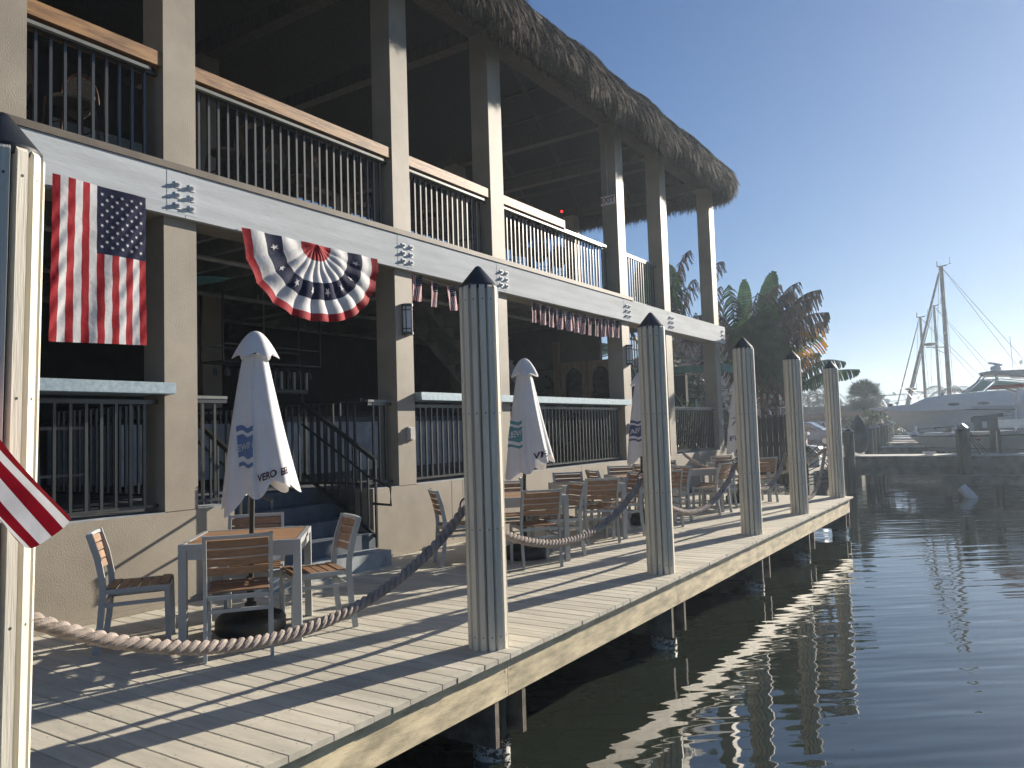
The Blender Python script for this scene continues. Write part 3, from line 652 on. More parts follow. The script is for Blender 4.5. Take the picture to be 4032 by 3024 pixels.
for y0 in (-.62, .02):
    lf = bpy.data.objects.new('door_leaf', None); C.objects.link(lf); lf.parent = dr
    m_ = MB(); m_.box((0, y0, 0), (.05, y0 + .10, 2.05)); m_.box((0, y0 + .50, 0), (.05, y0 + .60, 2.05)); m_.box((0, y0 + .1, 0), (.05, y0 + .5, .4)); m_.prism([(y0 + .10, 2.05), (y0 + .50, 2.05), (y0 + .5, 1.78), (y0 + .4, 1.9), (y0 + .3, 1.93), (y0 + .2, 1.9), (y0 + .1, 1.78)], 0, .05, 'x'); obj('frame', m_, M_DOORW, lf)
    m_ = MB(); m_.box((.015, y0 + .1, .4), (.03, y0 + .5, 1.95)); obj('pane', m_, M_GLASS, lf)
m_ = MB(); m_.box((-.02, -.78, 0), (.08, -.66, 2.5)); m_.box((-.02, .66, 0), (.08, .78, 2.5)); obj('door_post', m_, M_DOORW, dr)
wp = thing('white_partition', 'pale board wall behind the third umbrella', 'partition', (-5.2, 13.2, .84))
m_ = MB(); m_.box((-.05, -1.0, 0), (0, 1.2, 1.9)); obj('board', m_, M_BARW, wp)
# stacked leaning tables behind the near railing
for k, (y, ln, lb) in enumerate(((-.15, .35, 'white framed folded table leaning behind the near railing'), (.75, .5, 'grey framed stacked chair back behind the near railing'), (1.3, .2, 'second grey frame stored upright beside the tan column'))):
    t_ = thing('stored_frame', lb, 'stored furniture', (-4.25 - .2 * k, y, .85)); m_ = MB(); c_ = .45
    m_.bar((0, -c_ / 2, 0), (-ln * .3, -c_ / 2, .8), .03, .03); m_.bar((0, c_ / 2, 0), (-ln * .3, c_ / 2, .8), .03, .03); m_.bar((-ln * .3, -c_ / 2, .8), (-ln * .3, c_ / 2, .8), .03, .03); m_.bar((-.02, -c_ / 2, .35), (-.02, c_ / 2, .35), .025, .025)
    obj('frame', m_, M_LAMPW if k == 0 else M_CHAR, t_)
# bistro stools on the upper terrace
def make_stool():
    t_ = thing('bistro_stool', 'x', 'bar stool', (0, 0, 0), 0, 'rattan bar stools stored behind the upper railing')
    for sx in (-1, 1):
        for sy in (-1, 1):
            m_ = MB(); m_.tube([(.22 * sx, .22 * sy, 0), (.17 * sx, .17 * sy, .72)], .014, 6); obj('leg', m_, M_RATTAN, t_, True)
    m_ = MB(); m_.lathe([(.19, .72), (.2, .74), (.19, .76)], 14); obj('seat', m_, M_CANE, t_)
    m_ = MB(); arc = [(.20 * math.cos(a), -.17, .78 + .36 * math.sin(a)) for a in [math.pi * k / 12 for k in range(13)]]; m_.tube(arc, .013, 6); obj('back_frame', m_, M_RATTAN, t_, True)
    m_ = MB(); P_ = [(.165 * math.cos(a), .86 + .25 * math.sin(a)) for a in [2 * math.pi * k / 20 for k in range(20)]]; m_.prism(P_, -.175, -.168, 'y'); obj('back_panel', m_, M_CANE, t_)
    m_ = MB()
    for z_, r_ in ((.25, .205), (.45, .19)): m_.tube([(r_ * math.cos(a), r_ * math.sin(a), z_) for a in [2 * math.pi * k / 12 for k in range(13)]], .008, 5)
    obj('foot_ring', m_, M_RATTAN, t_, True)
    return t_
st0 = make_stool(); sspots = [(.62, 'in the first railing bay, closest to the tan column'), (1.2, 'in the first railing bay beside the middle column'), (2.35, 'just right of the first full column upstairs'), (2.9, 'second from the column in the long bay'), (3.45, 'catching sun in the middle of the long bay'), (4.0, 'in the long bay near its far end'), (5.5, 'first in the short third bay'), (6.1, 'catching light in the short third bay'), (6.6, 'last in the short third bay'), (8.0, 'first behind the bay with sky showing through'), (8.7, 'second behind the bay with sky showing through'), (9.6, 'under the end of the timber handrail'), (10.3, 'near the EXIT column')]
for i, (y, lb) in enumerate(sspots):
    for row, (dx, zz) in enumerate(((-4.35, 4.06), (-4.30, 4.06 + .42))):
        if row == 1: continue
        l_ = ('rattan bar stool upstairs, ' if row == 0 else 'upper stacked rattan stool, ') + lb
        o = st0 if (i == 0 and row == 0) else copy_tree(st0); o.scale = (.9, .9, .86); o.location = (dx + rnd.uniform(-.08, .08), y + rnd.uniform(-.05, .05) + row * .06, zz); o.rotation_euler = (0, 0, R(180 + rnd.uniform(-50, 60))); o['label'] = l_
for (x, y, lb) in ((-5.6, 9.3, 'high bistro table silhouetted against the sky upstairs'), (-5.2, 10.6, 'second high bistro table upstairs nearest the EXIT column')):
    t_ = thing('bistro_table', lb, 'table', (x, y, 4.06)); m_ = MB(); m_.lathe([(.35, .98), (.36, 1.0), (.35, 1.02)], 16); obj('tabletop', m_, M_IRON, t_); m_ = MB(); m_.tube([(0, 0, 0), (0, 0, .98)], .03, 8); m_.lathe([(.25, 0), (.25, .02), (.04, .04)], 12); obj('pedestal', m_, M_IRON, t_)

# ------------------------------------------------------------------ flags
def cloth(fn, nu, nv, matfn, mats, name, parent):
    vs = [fn(i / nu, j / nv) for j in range(nv + 1) for i in range(nu + 1)]; m_ = MB()
    o_ = len(m_.v); m_.v = [tuple(v) for v in vs]
    for j in range(nv):
        for i in range(nu):
            m_.f.append((j * (nu + 1) + i, j * (nu + 1) + i + 1, (j + 1) * (nu + 1) + i + 1, (j + 1) * (nu + 1) + i)); m_.m.append(matfn((i + .5) / nu, (j + .5) / nv))
    me = bpy.data.meshes.new(name); me.from_pydata(m_.v, [], m_.f)
    for q in mats: me.materials.append(q)
    me.polygons.foreach_set('material_index', m_.m); me.polygons.foreach_set('use_smooth', [True] * len(me.polygons))
    return link(name, me, parent)
def printed(fn, polys, off, mt, name, parent, sub=1):
    """flat print carried on a cloth surface: polygons in (u, v)"""
    m_ = MB()
    for poly in polys:
        c_ = (sum(a for a, _ in poly) / len(poly), sum(b_ for _, b_ in poly) / len(poly)); pts = [c_] + list(poly)
        vs = []
        for (a, b_) in pts:
            p = Vector(fn(a, b_)); e = 1e-3; du = Vector(fn(a + e, b_)) - p; dv = Vector(fn(a, b_ + e)) - p; nrm = du.cross(dv).normalized(); vs.append(p + nrm * off)
        n_ = len(poly); m_.add(vs, [(0, 1 + k, 1 + (k + 1) % n_) for k in range(n_)])
    me = bpy.data.meshes.new(name); me.from_pydata(m_.v, [], m_.f); me.materials.append(mt); o = link(name, me, parent); o['kind'] = 'stuff'; return o
def usflag_stars(u0, v0, u1, v1, ru, rv, rot=0):
    out = []
    for row in range(9):
        for col in range(6 if row % 2 == 0 else 5):
            a = (row + 1) / 10; b_ = (col * 2 + (1 if row % 2 == 0 else 2)) / 12
            out.append([(u0 + (u1 - u0) * a + (x) * ru, v0 + (v1 - v0) * b_ + y * rv) for x, y in star_poly(0, 0, 1, rot)])
    return out
FL = thing('hanging_flag', 'large american flag hung vertically from the white beam', 'flag', (0, 0, 0))
def ffn(u, v):   # u left->right, v top->bottom
    y = .625 + .80 * u; z = 3.70 - .02 * u - 1.33 * v + .05 * (1 - u) * (-v)
    y += -.035 * v * (1 - u)
    x = -3.50 + .009 * math.sin(9 * u + 3 * v) + .005 * math.sin(38 * (v + .55 * u) + 3 * math.sin(7 * u)) * min(1, 4 * v) * (.5 + .5 * math.sin(5 * u + 2 * v) ** 2) + .02 * v + .004 * math.sin(26 * u + 9 * v) * v
    return (x, y, z)
def fm(u, v):
    s_ = int(u * 13)
    if u > 6 / 13 and v < .43: return 2
    return s_ % 2
cloth(ffn, 78, 90, fm, [M_RED, M_FWHITE, M_NAVY], 'flag_cloth', FL)
printed(ffn, usflag_stars(6 / 13 + .0, .015, .99, .42, .030 * .75, .0175 * .75 * 1.0), -.004, M_FWHITE, 'stars', FL)
printed(ffn, usflag_stars(6 / 13 + .0, .015, .99, .42, .030 * .75, .0175 * .75 * 1.0), .004, M_FWHITE, 'stars', FL)
# bunting
BU = thing('bunting', 'pleated half-round red, white and blue bunting hung from the beam', 'bunting', (0, 0, 0))
def bfn(u, v):   # u angle 0..1 (left->right through bottom), v radius
    th = math.pi * u; pl_ = abs(math.sin(th * 11)) ; r_ = v
    yy = 3.455 - .975 * math.cos(th) * r_; zz = 3.635 - .87 * math.sin(th) ** .9 * r_
    if th < math.pi / 2: zz -= .06 * r_ * math.sin(2 * th); yy -= 0
    x = -3.52 + .05 * r_ * (pl_ - .5) * (.35 + .65 * math.sin(th)) + .06 * math.sin(th) * r_ + .012 * math.sin(17 * v + 9 * u)
    return (x, yy, zz)
def bmf(u, v):
    if v < .22: return 0
    if v < .50: return 1
    if v < .73: return 2
    if v < .90: return 1
    return 0
cloth(bfn, 132, 50, bmf, [M_RED, M_FWHITE, M_NAVY], 'bunting_cloth', BU)
bs = []
for k in range(8):
    u_ = (k + .5) / 8; bs.append([(u_ + x * .016, .615 + y * .065) for x, y in star_poly(0, 0, 1)])
for s_ in (-.009, .009): printed(bfn, bs, s_, M_FWHITE, 'stars', BU)
# string flags
sf = MB()
def sfn(u, v): return (.012 * math.sin(8 * u + 4 * v), .20 * u - .10 + .02 * v, -.34 * v + .004 * math.sin(9 * u))
e0 = bpy.data.objects.new('tmp', None)
vs = [sfn(i / 13, j / 20) for j in range(21) for i in range(14)]; fs = []; ms = []
for j in range(20):
    for i in range(13): fs.append((j * 14 + i, j * 14 + i + 1, (j + 1) * 14 + i + 1, (j + 1) * 14 + i)); ms.append(2 if (i >= 6 and j < 8) else i % 2)
sme = bpy.data.meshes.new('string_flag'); sme.from_pydata(vs, [], fs)
for q in (M_RED, M_FWHITE, M_NAVY): sme.materials.append(q)
sme.polygons.foreach_set('material_index', ms)
stm = MB()
for row in range(5):
    for col in range(4):
        u_ = .5 + .45 * (row + .5) / 5; v_ = .03 + .35 * (col + .5) / 4
        for off in (-.004, .004):
            p = sfn(u_, v_); stm.add([(p[0] + off, p[1] + x, p[2] + y) for x, y in star_poly(0, 0, .008)], [tuple(range(10))])
stme = stm.mesh('stars', M_FWHITE)
ords = ['first', 'second', 'third', 'fourth', 'fifth', 'sixth', 'seventh', 'eighth', 'ninth', 'tenth', 'eleventh', 'twelfth']
for gi, (ya, yb, n_, where) in enumerate(((5.32, 6.75, 5, 'on the string beside the near wall lamp'), (8.22, 11.28, 12, 'on the long string under the beam'))):
    for k in range(n_):
        y = ya + (yb - ya) * k / (n_ - 1); o = tag(link('string_flag', sme, None, (-3.66, y, 3.585 - .05 * math.sin(math.pi * k / (n_ - 1)))), '%s small american flag %s' % (ords[k], where), 'small flag', 'small american flags strung under the beam')
        o.rotation_euler = (R(rnd.uniform(2, 9)) , R(rnd.uniform(-6, 6)), R(rnd.uniform(-14, 14))); link('stars', stme, o)
    m_ = MB(); m_.tube([(-3.66, ya - .12 + (yb - ya + .24) * q / 10, 3.590 - .05 * math.sin(math.pi * q / 10)) for q in range(11)], .003, 4); tag(obj('flag_cord', m_, M_FWHITE), 'white cord of small flags ' + ('next to the near wall lamp' if gi == 0 else 'over the door and stairs'), 'cord')
# blowing flag at the near post
WF = thing('blowing_flag', 'red and white striped flag end blowing across the nearest post', 'flag', (0, 0, 0))
F0 = Vector((.705, -1.36, 1.285)); 
def wfn(u, v):   # u: along the stripes from fly (0) to hoist (1); v: across stripes
    p = F0 + Vector((-.98, 0, .62)) * u * 1.15 + Vector((-.56, .0, -.095 + .06 * v)) * v + Vector((0, .0, -.06)) * math.sin(math.pi * min(1, v * 1.5)) * (1 - u) + Vector((0, 0, -.10)) * math.sin(math.pi * u) * .6
    p.y += .018 * math.sin(9 * v + 3 * u) + .008 * math.sin(16 * v - 5 * u); p.z += .015 * math.sin(11 * v) * (1 - u); return p
cloth(wfn, 40, 91, lambda u, v: int(v * 13) % 2, [M_RED, M_FWHITE], 'flag_cloth', WF)
m_ = MB(); m_.tube([wfn(1, 0) + Vector((-.01, 0, .05)), wfn(1, 1) + Vector((-.02, 0, -.05))], .012, 8); obj('flag_staff', m_, M_WHITE, WF)

# ------------------------------------------------------------------ furniture
def make_chair():
    t_ = thing('slat_chair', 'x', 'chair', (0, 0, 0), 0, 'teak slat chairs with grey metal frames on the boardwalk')
    def post(sx):
        m_ = MB(); pts = [(-.262, 0.0), (-.232, .20), (-.215, .42), (-.220, .52), (-.252, .68), (-.305, .842)]
        for (y0, z0), (y1, z1) in zip(pts[:-1], pts[1:]): m_.bar((.215 * sx, y0, z0), (.215 * sx, y1, z1 + .004), .024, .042, up=(0, 1, 0))
        return m_
    for sx in (-1, 1):
        obj('leg', post(sx), M_FRAME, t_); m_ = MB(); m_.bar((.212 * sx, .215, 0), (.212 * sx, .205, .43), .026, .036, up=(0, 1, 0)); obj('leg', m_, M_FRAME, t_)
        m_ = MB(); m_.bar((.212 * sx, -.215, .43), (.212 * sx, .22, .435), .024, .032); m_.bar((.212 * sx, -.215, .335), (.212 * sx, .21, .345), .020, .026); obj('side_rail', m_, M_FRAME, t_)
    m_ = MB(); m_.bar((-.2, .20, .415), (.2, .20, .415), .03, .03); obj('front_rail', m_, M_FRAME, t_); m_ = MB(); m_.bar((-.2, -.215, .415), (.2, -.215, .415), .03, .03); obj('rear_rail', m_, M_FRAME, t_); m_ = MB(); m_.bar((-.2, -.222, .325), (.2, -.222, .325), .018, .024); obj('stretcher', m_, M_FRAME, t_)
    def curved(y, z, h, thick, bow, lean, w_=.198):
        m_ = MB(); n = 6; vs = []
        for k in range(n + 1):
            x = -w_ + 2 * w_ * k / n; b_ = bow * (1 - (x / w_) ** 2)
            for dy, dz in ((-thick / 2, 0), (thick / 2, 0), (thick / 2 - lean * h, h), (-thick / 2 - lean * h, h)): vs.append((x, y - b_ + dy, z + dz))
        fs = [(k * 4 + a, k * 4 + (a + 1) % 4, (k + 1) * 4 + (a + 1) % 4, (k + 1) * 4 + a) for k in range(n) for a in range(4)] + [(0, 1, 2, 3), (n * 4 + 3, n * 4 + 2, n * 4 + 1, n * 4)]
        m_.add(vs, fs); return m_
    for k in range(4):
        z = .572 + k * .063; y = -.226 - (z - .5) * .235
        obj('back_slat', curved(y, z, .052, .012, .022, .28), M_SLAT, t_)
    obj('top_rail', curved(-.300, .822, .024, .030, .022, .2, .226), M_FRAME, t_)
    for k in range(6):
        y = -.165 + k * .069; z = .446 - .012 * math.sin(math.pi * (k + .5) / 6) + (.006 if k == 5 else 0); m_ = MB(); n = 4; 
        m_.box((-.2, y - .029, z), (.2, y + .029, z + .012)); obj('seat_slat', m_, M_SLAT, t_)
    return t_
def make_table():
    t_ = thing('slat_table', 'x', 'table', (0, 0, 0), 0, 'square teak slat tables with grey frames')
    h = .43
    for sx in (-1, 1):
        for sy in (-1, 1): m_ = MB(); m_.box((sx * (h - .055), sy * (h - .055), 0), (sx * h, sy * h, .70)); obj('leg', m_, M_FRAME, t_)
    m_ = MB()
    for sx in (-1, 1): m_.box((sx * h, -h - .0, .70), (sx * (h - .035), h, .742)); m_.box((-h + .035, sx * h, .70), (h - .035, sx * (h - .035), .742))
    m_.box((-h + .03, -h + .012, .63), (h - .03, -h + .035, .70)); m_.box((-h + .03, h - .012, .63), (h - .03, h - .035, .70)); m_.box((h - .012, -h + .03, .63), (h - .035, h - .03, .70)); m_.box((-h + .012, -h + .03, .63), (-h + .035, h - .03, .70))
    obj('table_frame', m_, M_FRAME, t_)
    n = 13; wv = 2 * (h - .037) / n
    m_ = MB(); m_.box((-h + .037, -wv / 2 + .0025, .722), (h - .037, wv / 2 - .0025, .738)); sm = m_.mesh('top_slat', M_TOPSLAT)
    for k in range(n): link('top_slat', sm, t_, (0, -h + .037 + wv * (k + .5), 0))
    return t_
ch0 = make_chair(); tb0 = make_table()
TABLES = [(-2.16, 1.47, 43, 'nearest table, with the first umbrella through its slatted top'), (-2.05, 5.27, 45, 'table half hidden by the tallest post, holding the second umbrella'),
          (-2.2, 7.1, 45, 'table without an umbrella between the second and third umbrellas'), (-2.2, 8.85, 46, 'table at the third umbrella against the wall'), (-2.05, 10.65, 42, 'table with sunlit pale top between the third and fourth umbrellas'),
          (-1.78, 12.55, 45, 'table at the fourth umbrella near the boardwalk end')]
for i, (x, y, a, l_) in enumerate(TABLES):
    o = tb0 if i == 0 else copy_tree(tb0); o.location = (x, y, 0); o.rotation_euler = (0, 0, R(a)); o['label'] = l_
CHAIRS = [(-2.63, .84, 53, 'chair with sunlit orange back against the wall, left of the nearest table'), (-1.78, 1.08, 142, 'chair in front of the nearest table, its back to the rope'), (-1.81, 1.81, -118, 'chair right of the nearest table, before the blue steps'),
          (-2.37, 1.68, -41, 'chair tucked behind the nearest table, only its top slats showing'),
          (-2.54, 4.66, 50, 'chair just left of the tallest post, behind the rope'), (-1.68, 4.90, 140, 'chair facing the second umbrella, right of the tallest post'), (-1.78, 5.54, -125, 'chair on the right side of the second umbrella table'), (-2.48, 5.62, -45, 'chair behind the second umbrella pole near the wall'),
          (-1.87, 6.75, 136, 'chair in front of the table without umbrella'), (-1.83, 7.36, -125, 'chair right of the table without umbrella, half behind a post'), (-2.62, 7.48, -46, 'chair behind the table without umbrella, back to the wall'), (-2.66, 6.72, 34, 'chair seen edge-on left of the table without umbrella'),
          (-2.50, 8.45, 51, 'chair left of the third umbrella table'), (-2.62, 9.25, -50, 'chair behind the third umbrella table below the balusters'), (-1.71, 8.52, 140, 'chair in front of the third umbrella table, right of a post'), (-1.86, 9.2, -120, 'chair on the far right side of the third umbrella table'),
          (-2.52, 10.25, 50, 'chair left of the sunlit pale table'), (-2.60, 11.1, -48, 'chair behind the sunlit pale table by the wall'), (-1.60, 10.41, 173, 'chair with bright sunlit slats right of the pale table'), (-1.75, 11.15, -110, 'chair on the far side of the pale table beside the post'),
          (-1.39, 12.50, 140, 'chair between the two far posts, back towards the water'), (-2.2, 13.15, -50, 'chair behind the fourth umbrella table, farthest of all')]
for i, (x, y, a, l_) in enumerate(CHAIRS):
    o = ch0 if i == 0 else copy_tree(ch0); o.location = (x, y, .001); o.rotation_euler = (0, 0, R(a - 90)); o['label'] = l_

# ------------------------------------------------------------------ umbrellas
def umbrella(x, y, seed, label, pmat, marks, scale=1.0, base_d=True):
    r_ = random.Random(seed); t_ = thing('closed_umbrella', label, 'umbrella', (x, y, 0), 0, 'closed white umbrellas standing through the tables')
    view = math.atan2(CAM.y - y, CAM.x - x)         # towards the water side, where the print faces
    ph = r_.uniform(0, 6.28); sh = Vector((.05, 0, 0))
    sgn0 = 1 if Vector((-math.sin(view), math.cos(view), 0)).dot(CR) > 0 else -1
    def rad(a, z):
        k = (2.16 - z) / 1.16; R0 = .088 + .195 * k ** .9
        return R0 * (1 + (.03 + .10 * k) * math.cos(7 * (a - view) + 1.1) + .06 * k * math.cos(3 * a + ph) - (.10 + .16 * k) * math.exp(-((((a - view + 3.1416 + sgn0 * .12) % 6.2832) - 3.1416) / .10) ** 2) - .13 * k * math.exp(-((((a - view + 3.1416 - sgn0 * .95) % 6.2832) - 3.1416) / .12) ** 2) + .02 * k * math.cos(17 * a + ph * 2))
    rv = Vector((-math.sin(view), math.cos(view), 0)) ; rv = -rv if rv.dot(CR) < 0 else rv
    def surf(a, z, off=0.0):
        k = (2.16 - z) / 1.16; q = rad(a, z) + off
        return Vector((q * math.cos(a), q * math.sin(a), z)) + rv * (.052 + .05 * k * k)
    m_ = MB(); na, nz_ = 144, 26; vs = []
    for j in range(nz_ + 1):
        for i in range(na):
            a = 2 * math.pi * i / na; zb = 1.055 + .035 * math.cos(7 * (a - view) + 4.0) + .05 * math.cos(2 * a + ph) + .02 * math.cos(5 * a) + .075 * (math.cos(a) * rv.x + math.sin(a) * rv.y)
            z = 2.16 + (zb - 2.16) * j / nz_; vs.append(surf(a, z))
    m_.add(vs, [(j * na + i, j * na + (i + 1) % na, (j + 1) * na + (i + 1) % na, (j + 1) * na + i) for j in range(nz_) for i in range(na)])
    obj('canopy', m_, M_CLOTH, t_, True)
    m_ = MB(); vs = []
    for j in range(9):
        k = j / 8; z = 2.352 - .205 * k ** 1.5 if j else 2.352
        for i in range(48):
            a = 2 * math.pi * i / 48; q = .012 + .152 * k ** .85 * (1 + .13 * k * math.cos(6 * a + ph)); vs.append((q * math.cos(a) + rv.x * .06, q * math.sin(a) + rv.y * .06, z - .018 * k ** 3 * math.cos(6 * a + ph)))
    m_.add(vs, [(j * 48 + i, j * 48 + (i + 1) % 48, (j + 1) * 48 + (i + 1) % 48, (j + 1) * 48 + i) for j in range(8) for i in range(48)] + [tuple(range(48))])
    obj('vent_cap', m_, M_CLOTH, t_, True)
    m_ = MB(); m_.tube([(0, 0, .1), (rv.x * .05, rv.y * .05, 2.3)], .020, 10); m_.tube([(0, 0, .12), (0, 0, .42)], .028, 10); obj('pole', m_, M_BASE, t_, True)
    m_ = MB(); m_.lathe([(.25, 0), (.265, .02), (.265, .10), (.245, .125), (.10, .16), (.045, .17), (.045, .22)], 28)
    b_ = obj('base', m_, M_BASE, t_, True)
    m_ = MB()
    for k in range(24):
        a = 2 * math.pi * k / 24; m_.bar((.06 * math.cos(a), .06 * math.sin(a), .166), (.235 * math.cos(a), .235 * math.sin(a), .129), .006, .008)
    obj('base_ribs', m_, M_BASE, t_)
    # print: s = signed horizontal offset on the facing side, mapped to the surface angle
    sgn = 1 if Vector((-math.sin(view), math.cos(view), 0)).dot(CR) > 0 else -1
    def smap(s_, z, off=.006):
        k = (2.16 - z) / 1.16; q = .088 + .195 * k ** .9; v_ = max(-.97, min(.97, (s_ - .052 - .05 * k * k) / q)); a = view + sgn * math.asin(v_); return surf(a, z, off)
    for kind, s0, s1, z0, z1, txt, mt in marks:
        m_ = MB(); n = 16
        if kind == 'band':       # z0(s) wavy band
            for i in range(n):
                a, b2 = s0 + (s1 - s0) * i / n, s0 + (s1 - s0) * (i + 1) / n
                f_ = lambda s_, z: z + .012 * math.sin((s_ - s0) / (s1 - s0) * 7)
                for j in range(4):
                    za, zb = z0 + (z1 - z0) * j / 4, z0 + (z1 - z0) * (j + 1) / 4
                    m_.add([smap(a, f_(a, za)), smap(b2, f_(b2, za)), smap(b2, f_(b2, zb)), smap(a, f_(a, zb))], [(0, 1, 2, 3)])
            me = bpy.data.meshes.new('logo'); me.from_pydata(m_.v, [], m_.f); me.materials.append(mt); link('logo', me, t_)
        elif kind == 'text':
            me = text_mesh(txt, z1, mt, 'lettering', 0, .0022 * z1 / .09)
            for v_ in me.vertices:
                s_, zz = s0 + v_.co.x * s1, z0 + v_.co.y; v_.co = smap(s_, zz + (s_ - s0) * .28, .010)
            link('lettering', me, t_)
        elif kind == 'poly':
            for poly in txt:
                vs = [smap(a, b2, .009) for a, b2 in poly]; me = bpy.data.meshes.new('logo'); me.from_pydata([tuple(v_) for v_ in vs], [], [tuple(range(len(vs)))]); me.materials.append(mt); link('logo', me, t_)
    return t_
def logo(s0, s1, zc, txt, m1, sz=.085): return [('band', s0, s1, zc - .085, zc + .085, None, m1), ('band', s0, s1, zc + .115, zc + .155, None, m1), ('band', s0, s1, zc - .155, zc - .125, None, m1), ('text', (s0 + s1) / 2, .72, zc, sz, txt, M_FWHITE)]
umbrella(-2.16, 1.47, 1, 'closed white umbrella at the nearest table lettered VERO BE', M_BLUE,
         logo(-.085, .030, 1.435, 'EWIN', M_BLUE, .07) + [('text', .165, .70, 1.215, .078, 'VERO BE', M_PURPLE), ('band', .27, .33, 1.52, 1.60, None, M_BLUE), ('poly', 0, 0, 0, 0, [[(.285, 1.50), (.335, 1.50), (.375, 1.25), (.365, 1.25)]], M_BLUE)])
umbrella(-2.05, 5.27, 2, 'closed white umbrella with teal logo beside the tallest post', M_TEAL, logo(-.15, .01, 1.45, 'REW', M_TEAL, .1) + [('text', .20, 1.1, 1.20, .1, 'VE', M_PURPLE)])
umbrella(-2.10, 8.72, 3, 'closed white umbrella with navy logo, half behind a post', M_NAVYP, logo(-.13, .03, 1.43, 'AEV', M_NAVYP, .1))
plm = [[(.0, 1.55), (.012, 1.55), (.06, 1.30), (.045, 1.30)], [(.0, 1.56), (-.05, 1.53), (-.09, 1.44), (-.04, 1.50)], [(.01, 1.57), (-.03, 1.62), (-.09, 1.60), (-.03, 1.60)], [(.01, 1.57), (.06, 1.62), (.10, 1.56), (.05, 1.59)]]
umbrella(-1.74, 12.42, 4, 'closed white umbrella lettered FL with a palm print', M_NAVYP, [('poly', 0, 0, 0, 0, plm, M_NAVYP), ('text', -.06, 1.0, 1.22, .12, 'FL', M_NAVYP)])

# ================================================================== beyond the boardwalk
# ------------------------------------------------------------------ finger docks and their piles
def finger_dock(y, x0, x1, zt, label, w_=1.3, planks=True, drop=.5):
    t_ = thing('finger_dock', label, 'dock', (0, y, zt), 0, 'finger docks running out into the canal')
    m_ = MB(); m_.box((x0, -.02, -.30), (x1, .04, -.032)); m_.box((x0, -.06, -drop - .08), (x1, -.02, -.29)); obj('fascia_board', m_, M_DOCKW, t_)
    m_ = MB(); m_.box((x0, w_ - .04, -.30), (x1, w_, -.032)); obj('fascia_board', m_, M_DOCKW, t_)
    n = int((x1 - x0) / .145); pw = (x1 - x0) / n; m_ = MB(); m_.box((-pw / 2 + .003, -.05, -.03), (pw / 2 - .003, w_ + .02, 0)); me = m_.mesh('plank', M_DOCKT)
    if planks:
        for k in range(n): link('plank', me, t_, (x0 + pw * (k + .5), 0, 0))
    else:
        m_ = MB(); m_.box((x0, -.05, -.03), (x1, w_ + .02, 0)); obj('plank_top', m_, M_DOCKT, t_)
    return t_
def dock_pile(x, y, zt, r_, label, cone=True):
    t_ = thing('dock_pile', label, 'piling', (x, y, 0), 0, 'dark pilings standing along the far docks'); m_ = MB(); m_.tube([(0, 0, -1.6), (0, 0, zt)], r_, 14); obj('trunk', m_, M_PILED, t_, True)
    if cone: m_ = MB(); m_.lathe([(r_ + .012, zt - .02), (r_ + .012, zt + .03), (.01, zt + r_ * 1.05)], 12); obj('cap', m_, M_CAPG, t_)
    return t_
M_PILED = mat('dark dock pile', (0.07, 0.072, 0.065), 0.8, var=.3, scale=4, stretch=(3, 3, .4), bump=.4)
M_CAPG = mat('glossy cap', (0.05, 0.055, 0.06), 0.12)
finger_dock(24.0, -2.4, 8.0, .36, 'nearest grey finger dock with hose coil and tall pile', drop=.52)
finger_dock(32.6, -2.5, 7.0, .36, 'second finger dock, just behind the nearest one', planks=False)
finger_dock(38.6, -3.0, 7.0, .36, 'third finger dock, short pale strip left of the small boat', planks=False)
finger_dock(42.0, -3.3, 7.0, .36, 'fourth finger dock, narrow pale strip', planks=False)
finger_dock(47.5, -3.6, 7.0, .36, 'farthest finger dock under the big boat bow', planks=False)
p_ = dock_pile(1.32, 23.6, 1.10, .19, 'tall dark pile with glinting cap in front of the small boat')
dock_pile(at(3917, 1700, 27.0).x, 27.0, 1.12, .15, 'dark lift pile right of the registration number')
for i, (px, Y, zt) in enumerate(((3346, 23.4, 1.12), (3424, 27.0, 1.15), (3438, 29.0, 1.15), (3455, 31.5, 1.15), (3469, 34, 1.17), (3482, 36.5, 1.17), (3494, 39, 1.2), (3504, 42, 1.2), (3513, 45, 1.2))):
    p = at(px, 1800, Y); dock_pile(p.x, Y, zt, .15, '%s dark pile of the far row, counted from the nearest' % ords[i])
m_ = MB(); m_.box((0, 0, -.13), (5.0, .30, .13)); tag(obj('dock_cap_beam', m_, M_DOCKW, loc=(.82, 22.6, -.27)), 'grey timber cap beam below the tall dark pile', 'beam')
t_ = thing('pile_bent', 'pale pile bracing standing in water under the cap beam', 'piling', (1.0, 22.75, 0)); m_ = MB(); m_.box((-.12, -.05, -1.4), (.02, .05, -.40)); m_.box((.20, -.05, -1.4), (.32, .05, -.40)); obj('brace', m_, M_DOCKW, t_)
m_ = MB(); a_, b_ = Vector((1.28, 22.4, -.44)), Vector((1.58, 22.35, -.80)); m_.tube([a_, b_], .125, 18)
for k in range(12):
    th = k * math.pi / 6; d_ = (b_ - a_).normalized(); u_ = d_.cross(Vector((0, 1, 0))).normalized(); v_ = u_.cross(d_); o_ = (u_ * math.cos(th) + v_ * math.sin(th)) * .125; m_.tube([a_ + o_, b_ + o_], .009, 5)
tag(obj('pile_sleeve', m_, M_LAMPW, None, True), 'ribbed white pile sleeve slumped into the water under the dock', 'sleeve')
t_ = thing('hose_rack', 'black hose looped on a stand beside the tall dark pile', 'hose', (1.35, 24.3, .36)); m_ = MB()
for k in range(3): m_.tube([(0, 0, .85), (.12 + .07 * k, .02, .45), (.35 + .10 * k, .05, .02), (.55, .1, -.02 + .01 * k)], .016, 6)
